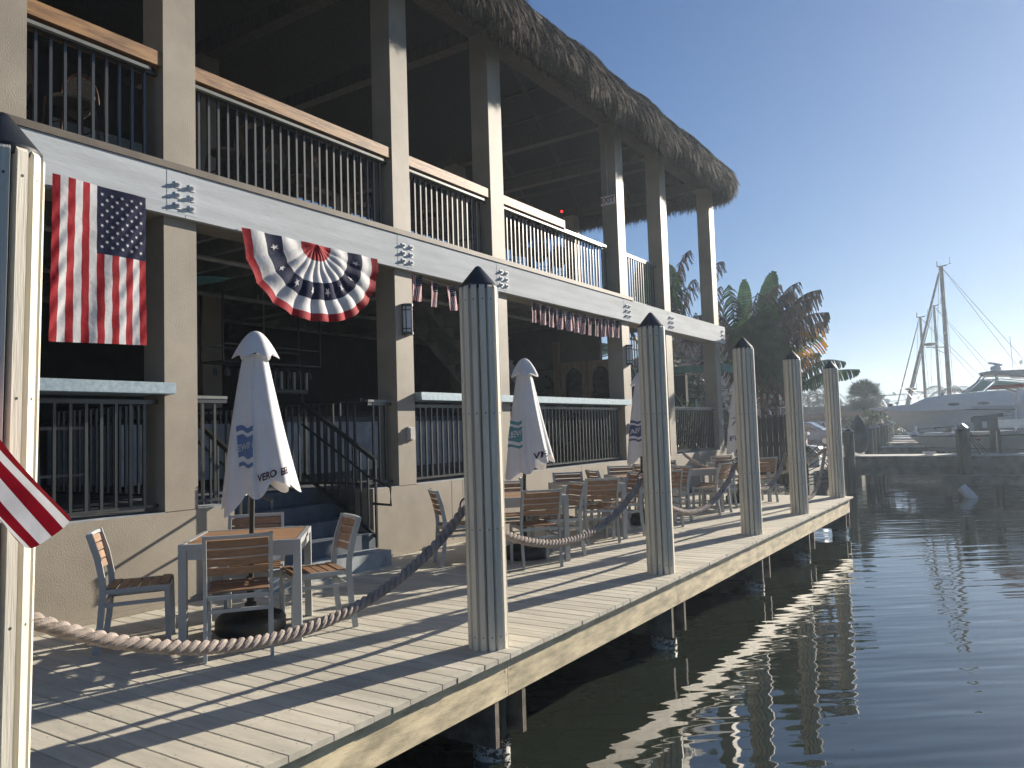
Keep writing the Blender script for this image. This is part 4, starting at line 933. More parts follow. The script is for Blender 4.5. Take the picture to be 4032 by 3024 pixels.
m_.tube([(0, 0, 0), (0, 0, .9)], .02, 6); m_.tube([(-.22, 0, .86), (0, 0, .88)], .025, 6); obj('hose', m_, M_IRON, t_, True)
t_ = thing('coiled_line', 'pale coil of line lying on the nearest finger dock', 'rope', (.35, 24.4, .365)); m_ = MB()
for k in range(4): m_.tube([((.12 + .02 * k) * math.cos(a), (.3 + .02 * k) * math.sin(a) * .5, .02 + .02 * k) for a in [2 * math.pi * q / 14 for q in range(15)]], .014, 5)
obj('coil', m_, M_FWHITE, t_, True)
# covered boat bow / tarpaulin hanging by the near pile
t_ = thing('covered_dinghy', 'dark blue covered dinghy hung upright beside the far row of piles', 'dinghy', (at(3382, 1720, 24.6).x, 24.6, .92)); t_.scale = (.80, .8, .70); m_ = MB(); n = 16; vs = []; prof = [(.02, 1.05), (.16, .85), (.30, .45), (.38, 0), (.36, -.35), (.22, -.62), (.05, -.72)]
for r_, z_ in prof: vs += [(r_ * math.cos(2 * math.pi * j / n), .5 * r_ * math.sin(2 * math.pi * j / n), z_) for j in range(n)]
m_.add(vs, [(i * n + j, i * n + (j + 1) % n, (i + 1) * n + (j + 1) % n, (i + 1) * n + j) for i in range(len(prof) - 1) for j in range(n)] + [tuple(range(n)), tuple((len(prof) - 1) * n + j for j in range(n))]); obj('cover', m_, M_TARP, t_, True)
m_ = MB(); m_.tube([(-.1, 0, -.72), (-.12, 0, -1.0)], .01, 5); m_.tube([(.12, 0, -.66), (.14, 0, -1.0)], .01, 5); m_.box((.10, -.1, -.99), (.2, .1, -.95)); obj('tie', m_, M_FWHITE, t_)
for k in range(3):
    p = at(3505, 1700 + 27 * k, 34); m_ = MB(); m_.box((-.07, -.05, -.10), (.07, .05, .10)); tag(obj('dock_board', m_, M_RIM, loc=p), '%s sunlit wooden block from the top on the far pile row' % ords[k], 'block', 'sunlit blocks on the far pile row')
sfl = thing('stern_flag', 'tiny faded flag on a staff above the far pile row', 'flag', at(3480, 1700, 40)); m_ = MB(); m_.tube([(0, 0, -.2), (-.12, 0, .75)], .012, 5); obj('staff', m_, M_IRON, sfl)
cloth(lambda u, v: (-.12 + .30 * u * (.6 + .4 * v) + .02, .03 * math.sin(7 * u), .72 - .50 * v - .3 * u), 8, 13, lambda u, v: int(v * 9) % 2, [M_RED, M_FWHITE], 'flag_cloth', sfl)

# ------------------------------------------------------------------ boats (bow towards -x, lying along x)
def hull(name, L_, beam, sheer, keel, flare, parent, split, mats, n=26, nr=12):
    """stations along x; sheer(t), keel(t) heights; bands by height fraction"""
    vs = []; m_ = MB()
    for i in range(n + 1):
        t_ = (i / n) ** 1.5; x = L_ * t_; zs, zk = sheer(t_), keel(t_); hb = beam / 2 * (1 - (1 - min(1, t_ / .55)) ** 2.1)
        for j in range(2 * nr + 1):
            s_ = j / nr - 1; a = abs(s_); z = zk + (zs - zk) * (a ** 1.15); y = (hb * (a ** flare) if hb > 0 else 0) * (1 if s_ > 0 else -1) + (0.004 * s_); vs.append((x, y, z))
    fs = []; ms = []; k = 2 * nr + 1
    for i in range(n):
        for j in range(2 * nr):
            fs.append((i * k + j, (i + 1) * k + j, (i + 1) * k + j + 1, i * k + j + 1)); zc = sum(vs[q][2] for q in fs[-1]) / 4; a_ = abs((j + .5) / nr - 1); ms.append(split(zc, a_, i / n))
    m_.v = vs; m_.f = fs; m_.m = ms
    for i in range(n): m_.f.append((i * k, i * k + 2 * nr, (i + 1) * k + 2 * nr, (i + 1) * k)); m_.m.append(0)
    m_.f.append(tuple(n * k + j for j in range(k))); m_.m.append(0)
    return obj(name, m_, mats, parent, True)
# small centre console boat on the lift
B1 = at(3583, 1718, 28.0)
sb = thing('centre_console_boat', 'small white boat with red T-top and registration letters on a lift', 'boat', (B1.x, 28.0, B1.z)); sb.scale = (.79, .85, .90)
hull('hull', 7.2, 2.3, lambda t_: .02 + .10 * t_ * 0, lambda t_: -.02 - 1.02 * (1 - (1 - min(1, t_ / .33)) ** 1.7), .8, sb, lambda z, a, t_: 1 if z < -.64 - .18 * (t_ - .4) else 0, [M_HULL, M_HULLB])
m_ = MB(); m_.tube([(0, 0, .03)] + [(7.2 * q / 16, -(1.15 * (1 - (1 - min(1, q / 16 / .55)) ** 2.1)) - .02, .0) for q in range(1, 17)], .035, 6); obj('rub_rail', m_, M_HULLK, sb, True)
m_ = MB(); m_.tube([(7.2 * q / 16 + .3, -(1.15 * (1 - (1 - min(1, (q / 16) / .55)) ** 2.1)) * .80 - .02, -.42 - .012 * q) for q in range(1, 16)], .012, 5); obj('chine_line', m_, M_HULLK, sb, True)
m_ = MB(); m_.prism([(.35, .02), (.65, .12), (6.8, .16), (6.8, .02)], -.8, .8, 'y'); obj('deck_cap', m_, M_HULL, sb)
m_ = MB(); m_.box((-.02 + .0, -.10, .02), (.34, .10, .12)); m_.tube([(.24, 0, .1), (.24, 0, .40)], .055, 10); m_.tube([(-.33, 0, .10), (-.1, 0, .06), (.2, 0, .17)], .035, 8); m_.tube([(-.30, -.02, .14), (-.05, -.02, .12)], .06, 8); obj('trolling_mount', m_, M_LAMPW, sb, True)
m_ = MB(); m_.tube([(.30, -.1, .26), (1.0, -.15, .30), (1.75, -.2, .36)], .022, 8); m_.tube([(.98, -.15, .30), (1.08, -.16, .31)], .05, 8); m_.box((1.45, -.3, -.02), (1.66, -.12, .30)); m_.tube([(.35, -.1, .20)] + [(.35 + 1.15 * q / 12, -.15, .20 - .16 * math.sin(math.pi * q / 12) + .012 * (-1) ** q) for q in range(1, 13)], .018, 5); obj('trolling_motor', m_, M_IRON, sb, True)
me = text_mesh('FL 1881', .115, M_HULLK, 'registration', .002, .002); o = link('registration', me, sb, (3.08, -1.05, -.16)); o['kind'] = 'stuff'; o.rotation_euler = (R(80), 0, 0)
m_ = MB(); m_.box((2.60, -1.07, -.19), (2.74, -1.03, -.12)); obj('decal', m_, M_RED, sb)
m_ = MB(); m_.box((4.0, -.45, .1), (4.9, .45, 1.15)); obj('console', m_, M_HULL, sb)
m_ = MB(); m_.prism([(3.06, 1.70), (3.3, 1.79), (5.9, 1.82), (6.1, 1.70)], -.95, .95, 'y'); obj('t_top', m_, M_REDC, sb)
m_ = MB()
for y in (-.8, .8):
    m_.tube([(4.15, y, 1.72), (3.95, y, .1)], .028, 8); m_.tube([(5.5, y, 1.72), (5.6, y, .1)], .028, 8); m_.tube([(4.12, y, 1.5), (3.6, y, 1.72)], .02, 6); m_.tube([(3.1, y, 1.70), (6.0, y, 1.70)], .02, 6)
obj('t_top_frame', m_, M_STEEL, sb, True)['kind'] = 'stuff'
lf = thing('boat_lift', 'grey boat lift beam and winch motor above the small boat bow', 'boat lift', (2.0, 26.9, 0)); 
m_ = MB(); m_.box((.10, -.1, 1.12), (4.2, .1, 1.34)); m_.box((.1, -.16, 1.10), (4.2, .16, 1.13)); m_.box((.1, -.16, 1.33), (4.2, .16, 1.36)); obj('beam', m_, M_STEEL, lf)
m_ = MB(); m_.box((-.55, -.2, 1.02), (.12, .2, 1.5)); m_.box((-.62, -.16, 1.3), (-.5, .16, 1.46)); m_.tube([(-.62, 0, 1.4), (.5, 0, 1.56)], .07, 10); obj('motor', m_, M_DOCKW, lf); m_ = MB(); m_.box((-.32, -.23, 1.12), (-.18, -.19, 1.32)); m_.box((.28, -.23, 1.50), (.5, -.19, 1.58)); obj('label_plate', m_, M_LAMPW, lf)['kind'] = 'stuff'
m_ = MB(); m_.tube([(.05, -.15, 1.1), (.05, -.15, -.3)], .012, 5); m_.tube([(1.25, -.2, .36), (1.22, -.2, 1.1)], .045, 8); obj('cable', m_, M_STEEL, lf)
# large express cruiser
B2 = at(3470, 1608, 36.0); bb = thing('express_cruiser', 'large white cruiser with hardtop, oval portholes and long bow rail', 'boat', (B2.x, 36.0, B2.z)); bb.scale = (.80, .85, .66)
hull('hull', 12.5, 3.9, lambda t_: .0 - .28 * t_, lambda t_: -.06 - 3.7 * (1 - (1 - min(1, t_ / .42)) ** 2.0), .62, bb, lambda z, a, t_: 1 if z < -3.2 else 0, [M_HULL, M_HULLB])
m_ = MB(); m_.tube([(.02, 0, -.10)] + [(12.5 * (q / 20) ** 1.3, -(1.95 * (1 - (1 - min(1, (q / 20) ** 1.3 / .55)) ** 2.1)) - .0, -.12 - .52 * (q / 20) ** 1.3) for q in range(1, 21)], .04, 6); obj('rub_rail', m_, M_HULLK, bb, True)
m_ = MB(); m_.prism([(-.62, -.05), (-.55, .03), (.4, .06), (.5, -.05), (-.1, -.13)], -.28, .28, 'y'); obj('pulpit', m_, M_HULL, bb)
ht = [(.15, -.02), (.9, .12), (1.7, .16), (2.35, .52), (3.2, .66), (4.3, .72), (5.2, .80), (6.5, .82), (10.8, .6), (10.8, -.2), (.6, -.2)]
m_ = MB(); m_.prism(ht, -1.35, 1.35, 'y'); m_.prism([(.9, -.1), (2.5, .30), (4.8, .36), (9, .3), (11, .1), (11, -.3), (.9, -.3)], -1.72, 1.72, 'y'); obj('cabin_top', m_, M_HULL, bb)
for x in (3.7, 5.02):
    m_ = MB(); P_ = [(x + .27 * math.cos(a), .05 + .085 * math.sin(a) - .0) for a in [2 * math.pi * k / 20 for k in range(20)]]; m_.prism(P_, -1.74, -1.70, 'y'); obj('porthole', m_, M_HULLK, bb)
M_CLEAR = M_GLASSG
m_ = MB(); m_.prism([(4.35, .80), (4.98, 1.48), (5.45, 1.46), (4.95, .80)], -1.22, -1.18, 'y'); m_.prism([(5.1, .86), (5.72, 1.42), (7.1, 1.12), (7.2, .82)], -1.22, -1.18, 'y'); m_.prism([(4.4, .80), (5.0, 1.48), (5.1, 1.48), (4.5, .80)], -1.18, 1.18, 'y'); obj('windshield', m_, M_CLEAR, bb)
m_ = MB()
for y in (-1.22, 1.22):
    m_.tube([(4.28, y, .78), (4.95, y, 1.52), (5.9, y, 1.50), (8.6, y, 1.0)], .035, 6); m_.tube([(4.98, y, .82), (5.55, y, 1.5)], .04, 6); m_.tube([(5.62, y, .84), (5.62, y, 1.9)], .05, 6); m_.tube([(4.1, y, .75), (4.75, y, 1.35), (5.0, y, 1.78), (5.3, y, 1.86)], .05, 6); m_.tube([(6.9, y, 1.6), (7.2, y, 1.2), (7.4, y, 1.65)], .025, 6); m_.tube([(6.2, y, 1.66), (7.9, y, 1.45), (9, y, .9)], .04, 6)
obj('hardtop_frame', m_, M_STEEL, bb, True)['kind'] = 'stuff'
m_ = MB(); m_.prism([(4.86, 1.88), (4.95, 1.97), (5.4, 2.03), (9.5, 1.98), (9.5, 1.66), (6.6, 1.66), (5.4, 1.80), (5.1, 1.80)], -1.4, 1.4, 'y'); obj('hardtop', m_, M_DOCKT, bb)
m_ = MB(); m_.lathe([(.16, 2.0), (.17, 2.08), (.25, 2.12), (.26, 2.30), (.18, 2.40), (.06, 2.42)], 16, c=(5.62, -.3, 0)); m_.tube([(5.30, -.3, 2.62), (5.92, -.3, 2.42)], .075, 8); m_.tube([(5.6, -.3, 2.38), (5.6, -.3, 2.52)], .05, 8); obj('radar', m_, M_LAMPW, bb, True)
m_ = MB(); m_.tube([(6.38, -.9, 2.0), (6.34, -.9, 4.15)], .014, 5); obj('aerial', m_, M_STEEL, bb)
m_ = MB(); 
for y in (-.9, .9):
    m_.tube([(-.65, y * .15, .84), (.1, y * .45, .87), (3.15, y * 1.3, .92)], .018, 6); m_.tube([(.2, y * .4, .42), (3.9, y * 1.4, .70)], .011, 5)
    for x, s_ in ((.0, .35), (1.25, .3), (2.3, .35), (3.1, .3)): m_.tube([(x, y * (.4 + .28 * x), .87), (x + s_, y * (.5 + .28 * x), .0)], .014, 5)
obj('bow_rail', m_, M_STEEL, bb, True)
m_ = MB(); m_.box((.35, -.2, .06), (.62, .2, .3)); m_.tube([(3.05, 0, .62), (3.05, 0, .85)], .09, 8); m_.box((2.3, -.2, .42), (3.4, .2, .62)); obj('windlass', m_, M_DOCKW, bb)
m_ = MB(); m_.tube([(2.0 - 2.2 * 0, -.6, .2), (.2, -.6, 2.5)], .012, 5); m_.tube([(2.45, -.3, .2), (.45, -.3, 2.6)], .012, 5); obj('outrigger', m_, M_STEEL, bb)
# sailboats behind
def sailboat(px, pyt, Y, r_, label, stay=None, radar=False, hullx=9.0, stx=.24):
    top = at(px, pyt, Y); base = Vector((top.x + .02, Y, .4)); t_ = thing('sailboat', label, 'sailboat', (base.x, Y, 0), 0, 'sailboats moored behind the cruiser'); H = top.z
    m_ = MB(); m_.tube([(0, 0, .2), (0, 0, H)], [r_, r_ * .8], 10); obj('mast', m_, M_MAST, t_, True)
    m_ = MB(); m_.box((-.22, -.03, H), (.25, .03, H + .05)); m_.tube([(-.18, 0, H), (-.18, 0, H + .3)], .03, 6); m_.tube([(.4, 0, H + .1), (.42, 0, H + .45)], .015, 5); m_.bar((.1, 0, H + .05), (.5, 0, H + .12), .02, .02); obj('masthead', m_, M_MAST, t_)
    m_ = MB(); hx = hullx
    hull('hull', hx, hx * .28, lambda q: .5 - .15 * q, lambda q: .3 - 1.3 * (1 - (1 - min(1, q / .3)) ** 1.8), .8, t_, lambda z, a, q: 0, [M_HULL]).location = (-hx * .42, 0, 0)
    if stay: m_ = MB(); m_.tube([(-.12, 0, H * .965), (-H * stx, 0, 1.4)], [stay * .6, stay], 8); obj('furled_jib', m_, M_MAST, t_, True)
    m_ = MB()
    for sx, zz in ((hx * .52, .6), (hx * .60, .6)): m_.tube([(0, 0, H), (sx, .4, zz)], .011, 4)
    for s_ in (-1, 1):
        m_.tube([(0, 0, H * .98), (.1, s_ * .9, H * .62), (.15, s_ * 1.2, .6)], .010, 4); m_.tube([(0, 0, H * .62), (.2, s_ * 1.0, .6)], .010, 4)
    m_.tube([(-.1, 0, H), (-.45, 0, H * .5), (-.3, 0, .8)], .010, 4); obj('rigging', m_, M_MAST, t_)
    m_ = MB(); m_.bar((0, -.9, H * .62), (0, .9, H * .62), .05, .03); obj('spreader', m_, M_MAST, t_)
    if radar: 
        z_ = H * radar; m_ = MB(); m_.lathe([(.05, 0), (.30, .05), (.32, .13), (.12, .19)], 12, c=(-.75, 0, z_)); m_.bar((0, 0, z_ - .12), (-.95, 0, z_ - .04), .05, .05); m_.tube([(0, 0, z_ - .5), (-.7, 0, z_ - .03)], .02, 5); obj('radar_dome', m_, M_MAST, t_, True)
    return t_
M_MAST = mat('weathered mast', (0.27, 0.26, 0.21), .5, var=.15)
sailboat(3704, 1050, 44, .125, 'sailboat with the tallest mast and thick furled jib', .085, .56, 9.5)
sailboat(3676, 1205, 58, .10, 'sailboat whose mast stands middle of the three, behind the tallest', .05, False, 10)
sailboat(3622, 1250, 50, .09, 'sailboat with the shortest mast and a radar dome low on it', .04, .42, 9)

# ------------------------------------------------------------------ foliage
def banana_leaf(m, A, Bt, W_, droop, tear, seed, mi=0, sag=.35):
    """one torn leaf: midrib from A to tip Bt, lamina strips left and right"""
    r_ = random.Random(seed); A = Vector(A); Bt = Vector(Bt); n = 30; pts = []
    for k in range(n + 1):
        u = k / n; p = A.lerp(Bt, u); p.z += sag * math.sin(math.pi * u) * (Bt - A).length * .5; pts.append(p)
    m.tube(pts[::3], [.028 * (1 - .8 * k / 10) for k in range(11)], 5, mi=mi)
    sidev = (Bt - A).cross(Vector((-.25, .97, 0))).normalized(); tw = r_.uniform(-.6, .6); up = Vector((0, 0, 1)); sidev = (sidev * math.cos(tw) + Vector((-.25, .97, 0)) * math.sin(tw)).normalized()
    for s_ in (-1, 1):
        for k in range(5, n):
            if r_.random() < tear * .12: continue
            u = (k + .5) / n; wl = W_ * 1.05 * min(1, (u - .1) / .16) * max(0.02, 1 - max(0, (u - .62) / .38) ** 2.4) ** .55 * r_.uniform(1 - .25 * tear, 1); 
            if wl < .02: continue
            p, q = pts[k], pts[k + 1]; g = tear * .2; p2 = p.lerp(q, g * r_.random()); q2 = q.lerp(p, g * r_.random())
            out = sidev * s_ * math.cos(droop) - up * math.sin(droop) * (1 + .5 * r_.uniform(-1, 1) * tear) + (q - p).normalized() * .35 + Vector((r_.uniform(-1, 1), r_.uniform(-1, 1), 0)) * .12 * tear
            out.normalize(); mid1 = p2 + out * wl * .55; mid2 = q2 + out * wl * .55; dn = up * -.25 * wl * (.4 + droop)
            e1 = p2 + out * wl + dn; e2 = q2 + out * wl * r_.uniform(.9, 1.05) + dn; c_ = (e1 + e2) / 2
            e1 = e1.lerp(c_, tear * .35); e2 = e2.lerp(c_, tear * .35)
            m.add([p2, q2, mid2, mid1, e2, e1], [(0, 1, 2, 3), (3, 2, 4, 5)], mi)
def banana(name, base, leaves, label, stems=5, fill=13):
    t_ = thing(name, label, 'banana plant', base, 0, 'ragged banana palms past the end of the building'); r_ = random.Random(len(leaves)); base = Vector(base)
    for k in range(stems):
        m_ = MB(); x = r_.uniform(-.9, .9); y = r_.uniform(-.5, .5); m_.tube([(x * .6, y, 0), (x * .8, y, 1.0), (x * 1.25 + r_.uniform(-.3, .3), y, 2.2)], [.12, .10, .05], 8); obj('trunk', m_, M_TRUNK, t_, True)
    extra = []
    for j in range(fill):      # inner mass of hanging dead leaves
        px, py, sx, sy, dY, W_, dr, te, mt, sag = r_.choice([l_ for l_ in leaves if l_[0] < 3190 and l_[1] < 1420]); u_ = r_.uniform(.35, .8)
        extra.append((sx + (px - sx) * u_ + r_.uniform(-45, 45), sy + (py - sy) * u_ + r_.uniform(-30, 50), sx, sy, dY + r_.uniform(-1, 1), W_ * 1.1, r_.uniform(.8, 1.3), .8, M_BROWNL if r_.random() < .7 else M_GREEN, r_.uniform(.1, .5)))
    for i, (px, py, sx, sy, dY, W_, dr, te, mt, sag) in enumerate(list(leaves) + extra):
        Y = base.y + dY; B_ = at(px, py, Y) - base; A_ = at(sx, sy, base.y + dY * .3) - base; m_ = MB(); banana_leaf(m_, A_, B_, W_, dr, te, i * 7 + 3, 0, sag); obj('leaf', m_, mt, t_)
    return t_
G_, D_, Y_ = M_GREEN, M_BROWNL, M_YELL
A_base = at(3010, 1700, 21); A_base.z = 0
LA = [(3120, 1150, 3000, 1300, .2, .42, 1.1, .9, D_, .45), (3190, 1175, 3040, 1330, -.6, .42, 1.1, .9, D_, .4), (2985, 1150, 2960, 1330, -.3, .4, 1.1, .9, D_, .5), (2900, 1180, 2930, 1360, .6, .4, 1.2, .9, D_, .45), (3255, 1265, 3080, 1400, .8, .42, 1.0, .9, D_, .3), (3040, 1200, 2990, 1380, -.9, .36, .4, .4, G_, .1), (3048, 1068, 2960, 1420, 0, .27, .15, .1, G_, .05), (2930, 1100, 2930, 1450, .5, .28, .2, .15, G_, .05), (3232, 1140, 3060, 1290, 0, .5, 1.1, .9, D_, .35), (3264, 1230, 3040, 1380, -.5, .55, 1.1, .9, D_, .35),
      (3235, 1300, 3060, 1500, 0, .55, .5, .6, Y_, .2), (3228, 1390, 3080, 1500, .5, .45, 1.0, .9, D_, .4), (3150, 1110, 3020, 1300, .6, .4, 1.1, 1, D_, .4), (3075, 1120, 2990, 1330, -.4, .3, .9, .8, D_, .5),
      (2870, 1120, 2910, 1400, .2, .45, .9, .7, G_, .15), (2820, 1230, 2930, 1400, 0, .45, 1.2, .9, D_, .3), (3385, 1455, 3120, 1540, .8, .25, 1.25, .7, G_, .22), (3330, 1425, 3100, 1540, 1.2, .25, 1.2, .8, G_, .42), (3280, 1470, 3130, 1560, 2.0, .2, 1.3, .8, M_PALM, .3),
      (2990, 1240, 2980, 1560, -.6, .62, .25, .1, G_, .02), (3050, 1290, 3000, 1560, -.8, .6, .3, .15, G_, .05), (2930, 1260, 2960, 1560, -.5, .6, .4, .2, G_, .03), (2880, 1330, 2930, 1560, -.3, .5, .9, .6, D_, .1), (3110, 1350, 3020, 1570, -.5, .5, .6, .3, G_, .1),
      (2850, 1420, 2940, 1500, .4, .5, 1.2, 1, D_, .3), (3150, 1480, 3030, 1600, 0, .4, 1.2, 1, D_, .4), (2990, 1500, 3000, 1640, .3, .5, 1.1, 1, D_, .3), (3060, 1470, 3010, 1640, 0, .4, 1, 1, D_, .3), (3105, 1200, 3020, 1420, .9, .5, 1.0, .9, D_, .25), (3160, 1250, 3030, 1450, .4, .5, 1.1, 1, D_, .3), (3180, 1210, 3040, 1420, 1.0, .5, 1.1, 1, D_, .3)]
banana('banana_plant', A_base, LA, 'broad torn banana palm with one orange edged leaf right of the building')
B_base = at(2690, 1500, 23); B_base.z = 0
LA2 = 0
LB = [(2720, 985, 2640, 1250, 0, .40, 1.2, 1, D_, .55), (2620, 1035, 2640, 1300, 0, .5, .4, .2, G_, .1), (2525, 1035, 2560, 1300, .4, .35, .1, .05, G_, .0), (2740, 1100, 2680, 1300, .3, .45, 1.3, 1, D_, .6), (2700, 1130, 2660, 1320, -.3, .45, 1.3, 1, D_, .5),
      (2780, 1240, 2680, 1320, 0, .5, 1.3, 1, D_, .4), (2850, 1030, 2760, 1260, .5, .4, 1.2, 1, D_, .6), (2650, 1180, 2640, 1400, -.3, .5, 1.1, .9, D_, .3), (2740, 1230, 2690, 1420, 0, .5, 1.1, .9, D_, .3), (2600, 1230, 2640, 1420, 0, .5, 1.1, .9, D_, .3), (2840, 1180, 2760, 1400, -.5, .5, 1.2, .9, D_, .3), (2680, 1060, 2660, 1300, .5, .4, 1.3, 1, D_, .7), (2830, 1280, 2780, 1480, -.6, .55, 1.1, .8, G_, .2), (2800, 1330, 2780, 1500, -.7, .5, 1.1, .8, D_, .2)]
banana('banana_plant', B_base, LB, 'withered brown banana palm seen between the last columns')
def fan_palm(base, H, r_, label, n=60, mt=None, seed=1):
    t_ = thing('sabal_palm', label, 'palm tree', base); q = random.Random(seed); m_ = MB(); m_.tube([(0, 0, -.5), (.05, 0, H)], [.18, .14], 10); obj('trunk', m_, M_TRUNK, t_, True); m_ = MB()
    for k in range(n):
        a = q.uniform(0, 6.283); el = q.uniform(-.75, 1.5); d = Vector((math.cos(a) * math.cos(el), math.sin(a) * math.cos(el), math.sin(el))); c_ = Vector((0.05, 0, H)) + d * r_ * q.uniform(.30, .55); L_ = r_ * q.uniform(.40, .52)
        s_ = d.cross(Vector((0, 0, 1))); s_ = s_.normalized() if s_.length > .1 else Vector((1, 0, 0)); u_ = s_.cross(d)
        for j in range(15):
            f_ = (j / 14 - .5) * 2.6; dd = (d * math.cos(f_) + s_ * math.sin(f_) + Vector((0, 0, -.18)) * abs(f_) + u_ * q.uniform(-.1, .1)).normalized(); e = dd.cross(u_).normalized() * L_ * .045; tip = c_ + dd * L_; tip.z -= .12 * L_
            m_.add([c_, c_ + dd * L_ * .5 + e, tip, c_ + dd * L_ * .5 - e], [(0, 1, 2, 3)])
        m_.bar(Vector((0.05, 0, H)), c_, .02, .01)
    o = obj('crown', m_, mt or M_PALM, t_); return t_
p = at(3400, 1572, 47); fan_palm((p.x, 47, 0), p.z, 1.35, 'dense round sabal palm left of the cruiser bow', 150, seed=4)
p = at(3420, 1650, 40); fan_palm((p.x, 40, 0), p.z - .1, .62, 'low bright green fan palm below the round sabal', 26, M_BUSH, 6)
p = at(3300, 1870, 19); fan_palm((p.x - .9, 19.0, 0), .5, .55, 'small fan palm at the bent iron gate', 10, M_PALM, 8)
def feather_palm(px, py, Y, H0, s_, label, seed):
    q = random.Random(seed); p = at(px, py, Y); t_ = thing('coconut_palm', label, 'palm tree', (p.x, Y, 0), 0, 'slender palms on the far shore'); m_ = MB(); m_.tube([(0, 0, 0), (.1 * s_, 0, p.z * .5), (0, 0, p.z)], [.14 * s_, .09 * s_, .07 * s_], 7); obj('trunk', m_, M_TRUNK, t_, True); m_ = MB()
    for k in range(13):
        a = k * 2.4 + q.uniform(-.3, .3); L_ = s_ * q.uniform(1.7, 2.4); up = q.uniform(.15, 1.0); prev = Vector((0, 0, p.z)); d0 = Vector((math.cos(a), math.sin(a), 0)); pts = []
        for j in range(11): u = j / 10; pts.append(Vector((0, 0, p.z)) + d0 * L_ * u * .85 + Vector((0, 0, L_ * (up * u - 1.05 * u * u))))
        m_.tube(pts, .018 * s_, 4); sd = d0.cross(Vector((0, 0, 1)))
        for j in range(2, 11):
            for z_ in (-1, 1):
                for h_ in (0, .5):
                    b_ = pts[j - 1].lerp(pts[j], h_); l2 = L_ * .22 * math.sin(math.pi * min(1, j / 10.5)) + .04; tip = b_ + sd * z_ * l2 * .7 + Vector((0, 0, -l2 * .75)) + d0 * l2 * .3; m_.add([b_, b_ + d0 * .05 * s_, tip], [(0, 1, 2)])
    obj('crown', m_, M_PALM, t_)
for i, (px, py, Y, l_) in enumerate(((3180, 1560, 74, 'slender palm seen through the gap left of the far corner post'), (3215, 1530, 80, 'thin bare palm, second from the left in the post gap'), (3240, 1555, 78, 'drooping palm closest to the far corner post'), (3200, 1585, 84, 'shortest palm in the gap between the far posts'), (3740, 1545, 75, 'palm top poking out between masts and windshield'), (3255, 1580, 70, 'palm touching the far corner post from behind'))):
    feather_palm(px, py, Y, 0, 1.15 if i != 4 else 1.3, l_, i + 2)
def bush(name, c_, size, label, cat, mt, n=900, leaf=.10, seed=1, lobes=9, group=None):
    q = random.Random(seed); t_ = thing(name, label, cat, c_, 0, group); m_ = MB(); lb = [(Vector((q.uniform(-1, 1) * size[0] * .7, q.uniform(-1, 1) * size[1] * .6, size[2] * q.uniform(.3, .8))), q.uniform(.3, .55)) for _ in range(lobes)]
    for _ in range(n):
        c0, r_ = q.choice(lb); d = Vector((q.gauss(0, 1), q.gauss(0, 1), q.gauss(0, 1))).normalized() * r_ * q.uniform(.6, 1.05); p = c0 + Vector((d.x * size[0], d.y * size[1], d.z * size[2]))
        if p.z < 0: p.z = abs(p.z) * .3
        a = Vector((q.gauss(0, 1), q.gauss(0, 1), q.gauss(0, .7))).normalized() * leaf * q.uniform(.6, 1.4); b_ = a.cross(Vector((q.gauss(0, 1), q.gauss(0, 1), q.gauss(0, 1)))).normalized() * leaf * .4; m_.add([p - a, p + b_, p + a, p - b_], [(0, 1, 2, 3)])
    o = obj('foliage', m_, mt, t_); m_ = MB(); m_.tube([(0, 0, 0), (0, 0, size[2] * .5)], .06, 6); obj('stem', m_, M_TRUNK, t_); return t_
p = at(3450, 1690, 46); bush('shrub', (p.x, 46, 0), (1.15, 1.2, 1.7), 'glossy sunlit shrub under the round sabal palm', 'shrub', M_BUSH, 1500, .12, 3)
p = at(3360, 1690, 40); bush('shrub', (p.x - .2, 40, 0), (.8, .8, 1.5), 'dark shrub behind the far corner post', 'shrub', M_BUSH, 900, .09, 5)
p = at(3530, 1690, 56); bush('shrub', (p.x, 56, 0), (1.5, 1.2, 2.2), 'shrub under the cruiser bow, farther back', 'shrub', M_PALM, 1100, .14, 8)
p = at(3505, 1640, 50); bush('shrub', (p.x - .8, 50, .6), (.9, .9, 2.2), 'browning shrub between sabal palm and cruiser bow', 'shrub', M_BROWNL, 700, .12, 9)
# far hedge line and horizon trees
q = random.Random(11); m_ = MB()
for _ in range(15000):
    x = q.uniform(-75, 140); z = abs(q.gauss(0, 1)) * (1.5 + .9 * math.sin(x * .21) + .7 * math.sin(x * .53)) + .1; y = 150 + q.uniform(-3, 3); a = Vector((q.gauss(0, 1), 0, q.gauss(0, 1))).normalized() * .5; b_ = Vector((-a.z, 0.2, a.x)) * .6; p = Vector((x, y, z)); m_.add([p - a, p + b_, p + a, p - b_], [(0, 1, 2, 3)])
tag(obj('far_treeline', m_, M_PALM), 'low dark line of trees along the horizon', 'treeline', kind='stuff')
m_ = MB(); m_.box((-90, 146, -1.6), (160, 170, -.2)); tag(obj('far_shore', m_, M_GRASS), kind='structure')
hd = thing('thatched_tiki_hut', 'long low thatched hut roof with reddish fringe behind the parked car', 'tiki hut', (at(3210, 1600, 62).x, 62, 0)); zt = at(3210, 1602, 62).z; zb = at(3210, 1652, 62).z
m_ = MB(); m_.prism([(-5, zt - .1), (-3, zt), (4, zt - .02), (5, zt - .3), (5.2, zb + .2), (-5.2, zb + .2)], -1.5, 1.5, 'y'); obj('roof', m_, M_THATCH, hd)
M_REDTH = mat('red thatch', (0.22, 0.07, 0.04), .9, scale=3, col2=(0.08, 0.05, 0.03), contrast=(.35, .6)); m_ = MB()
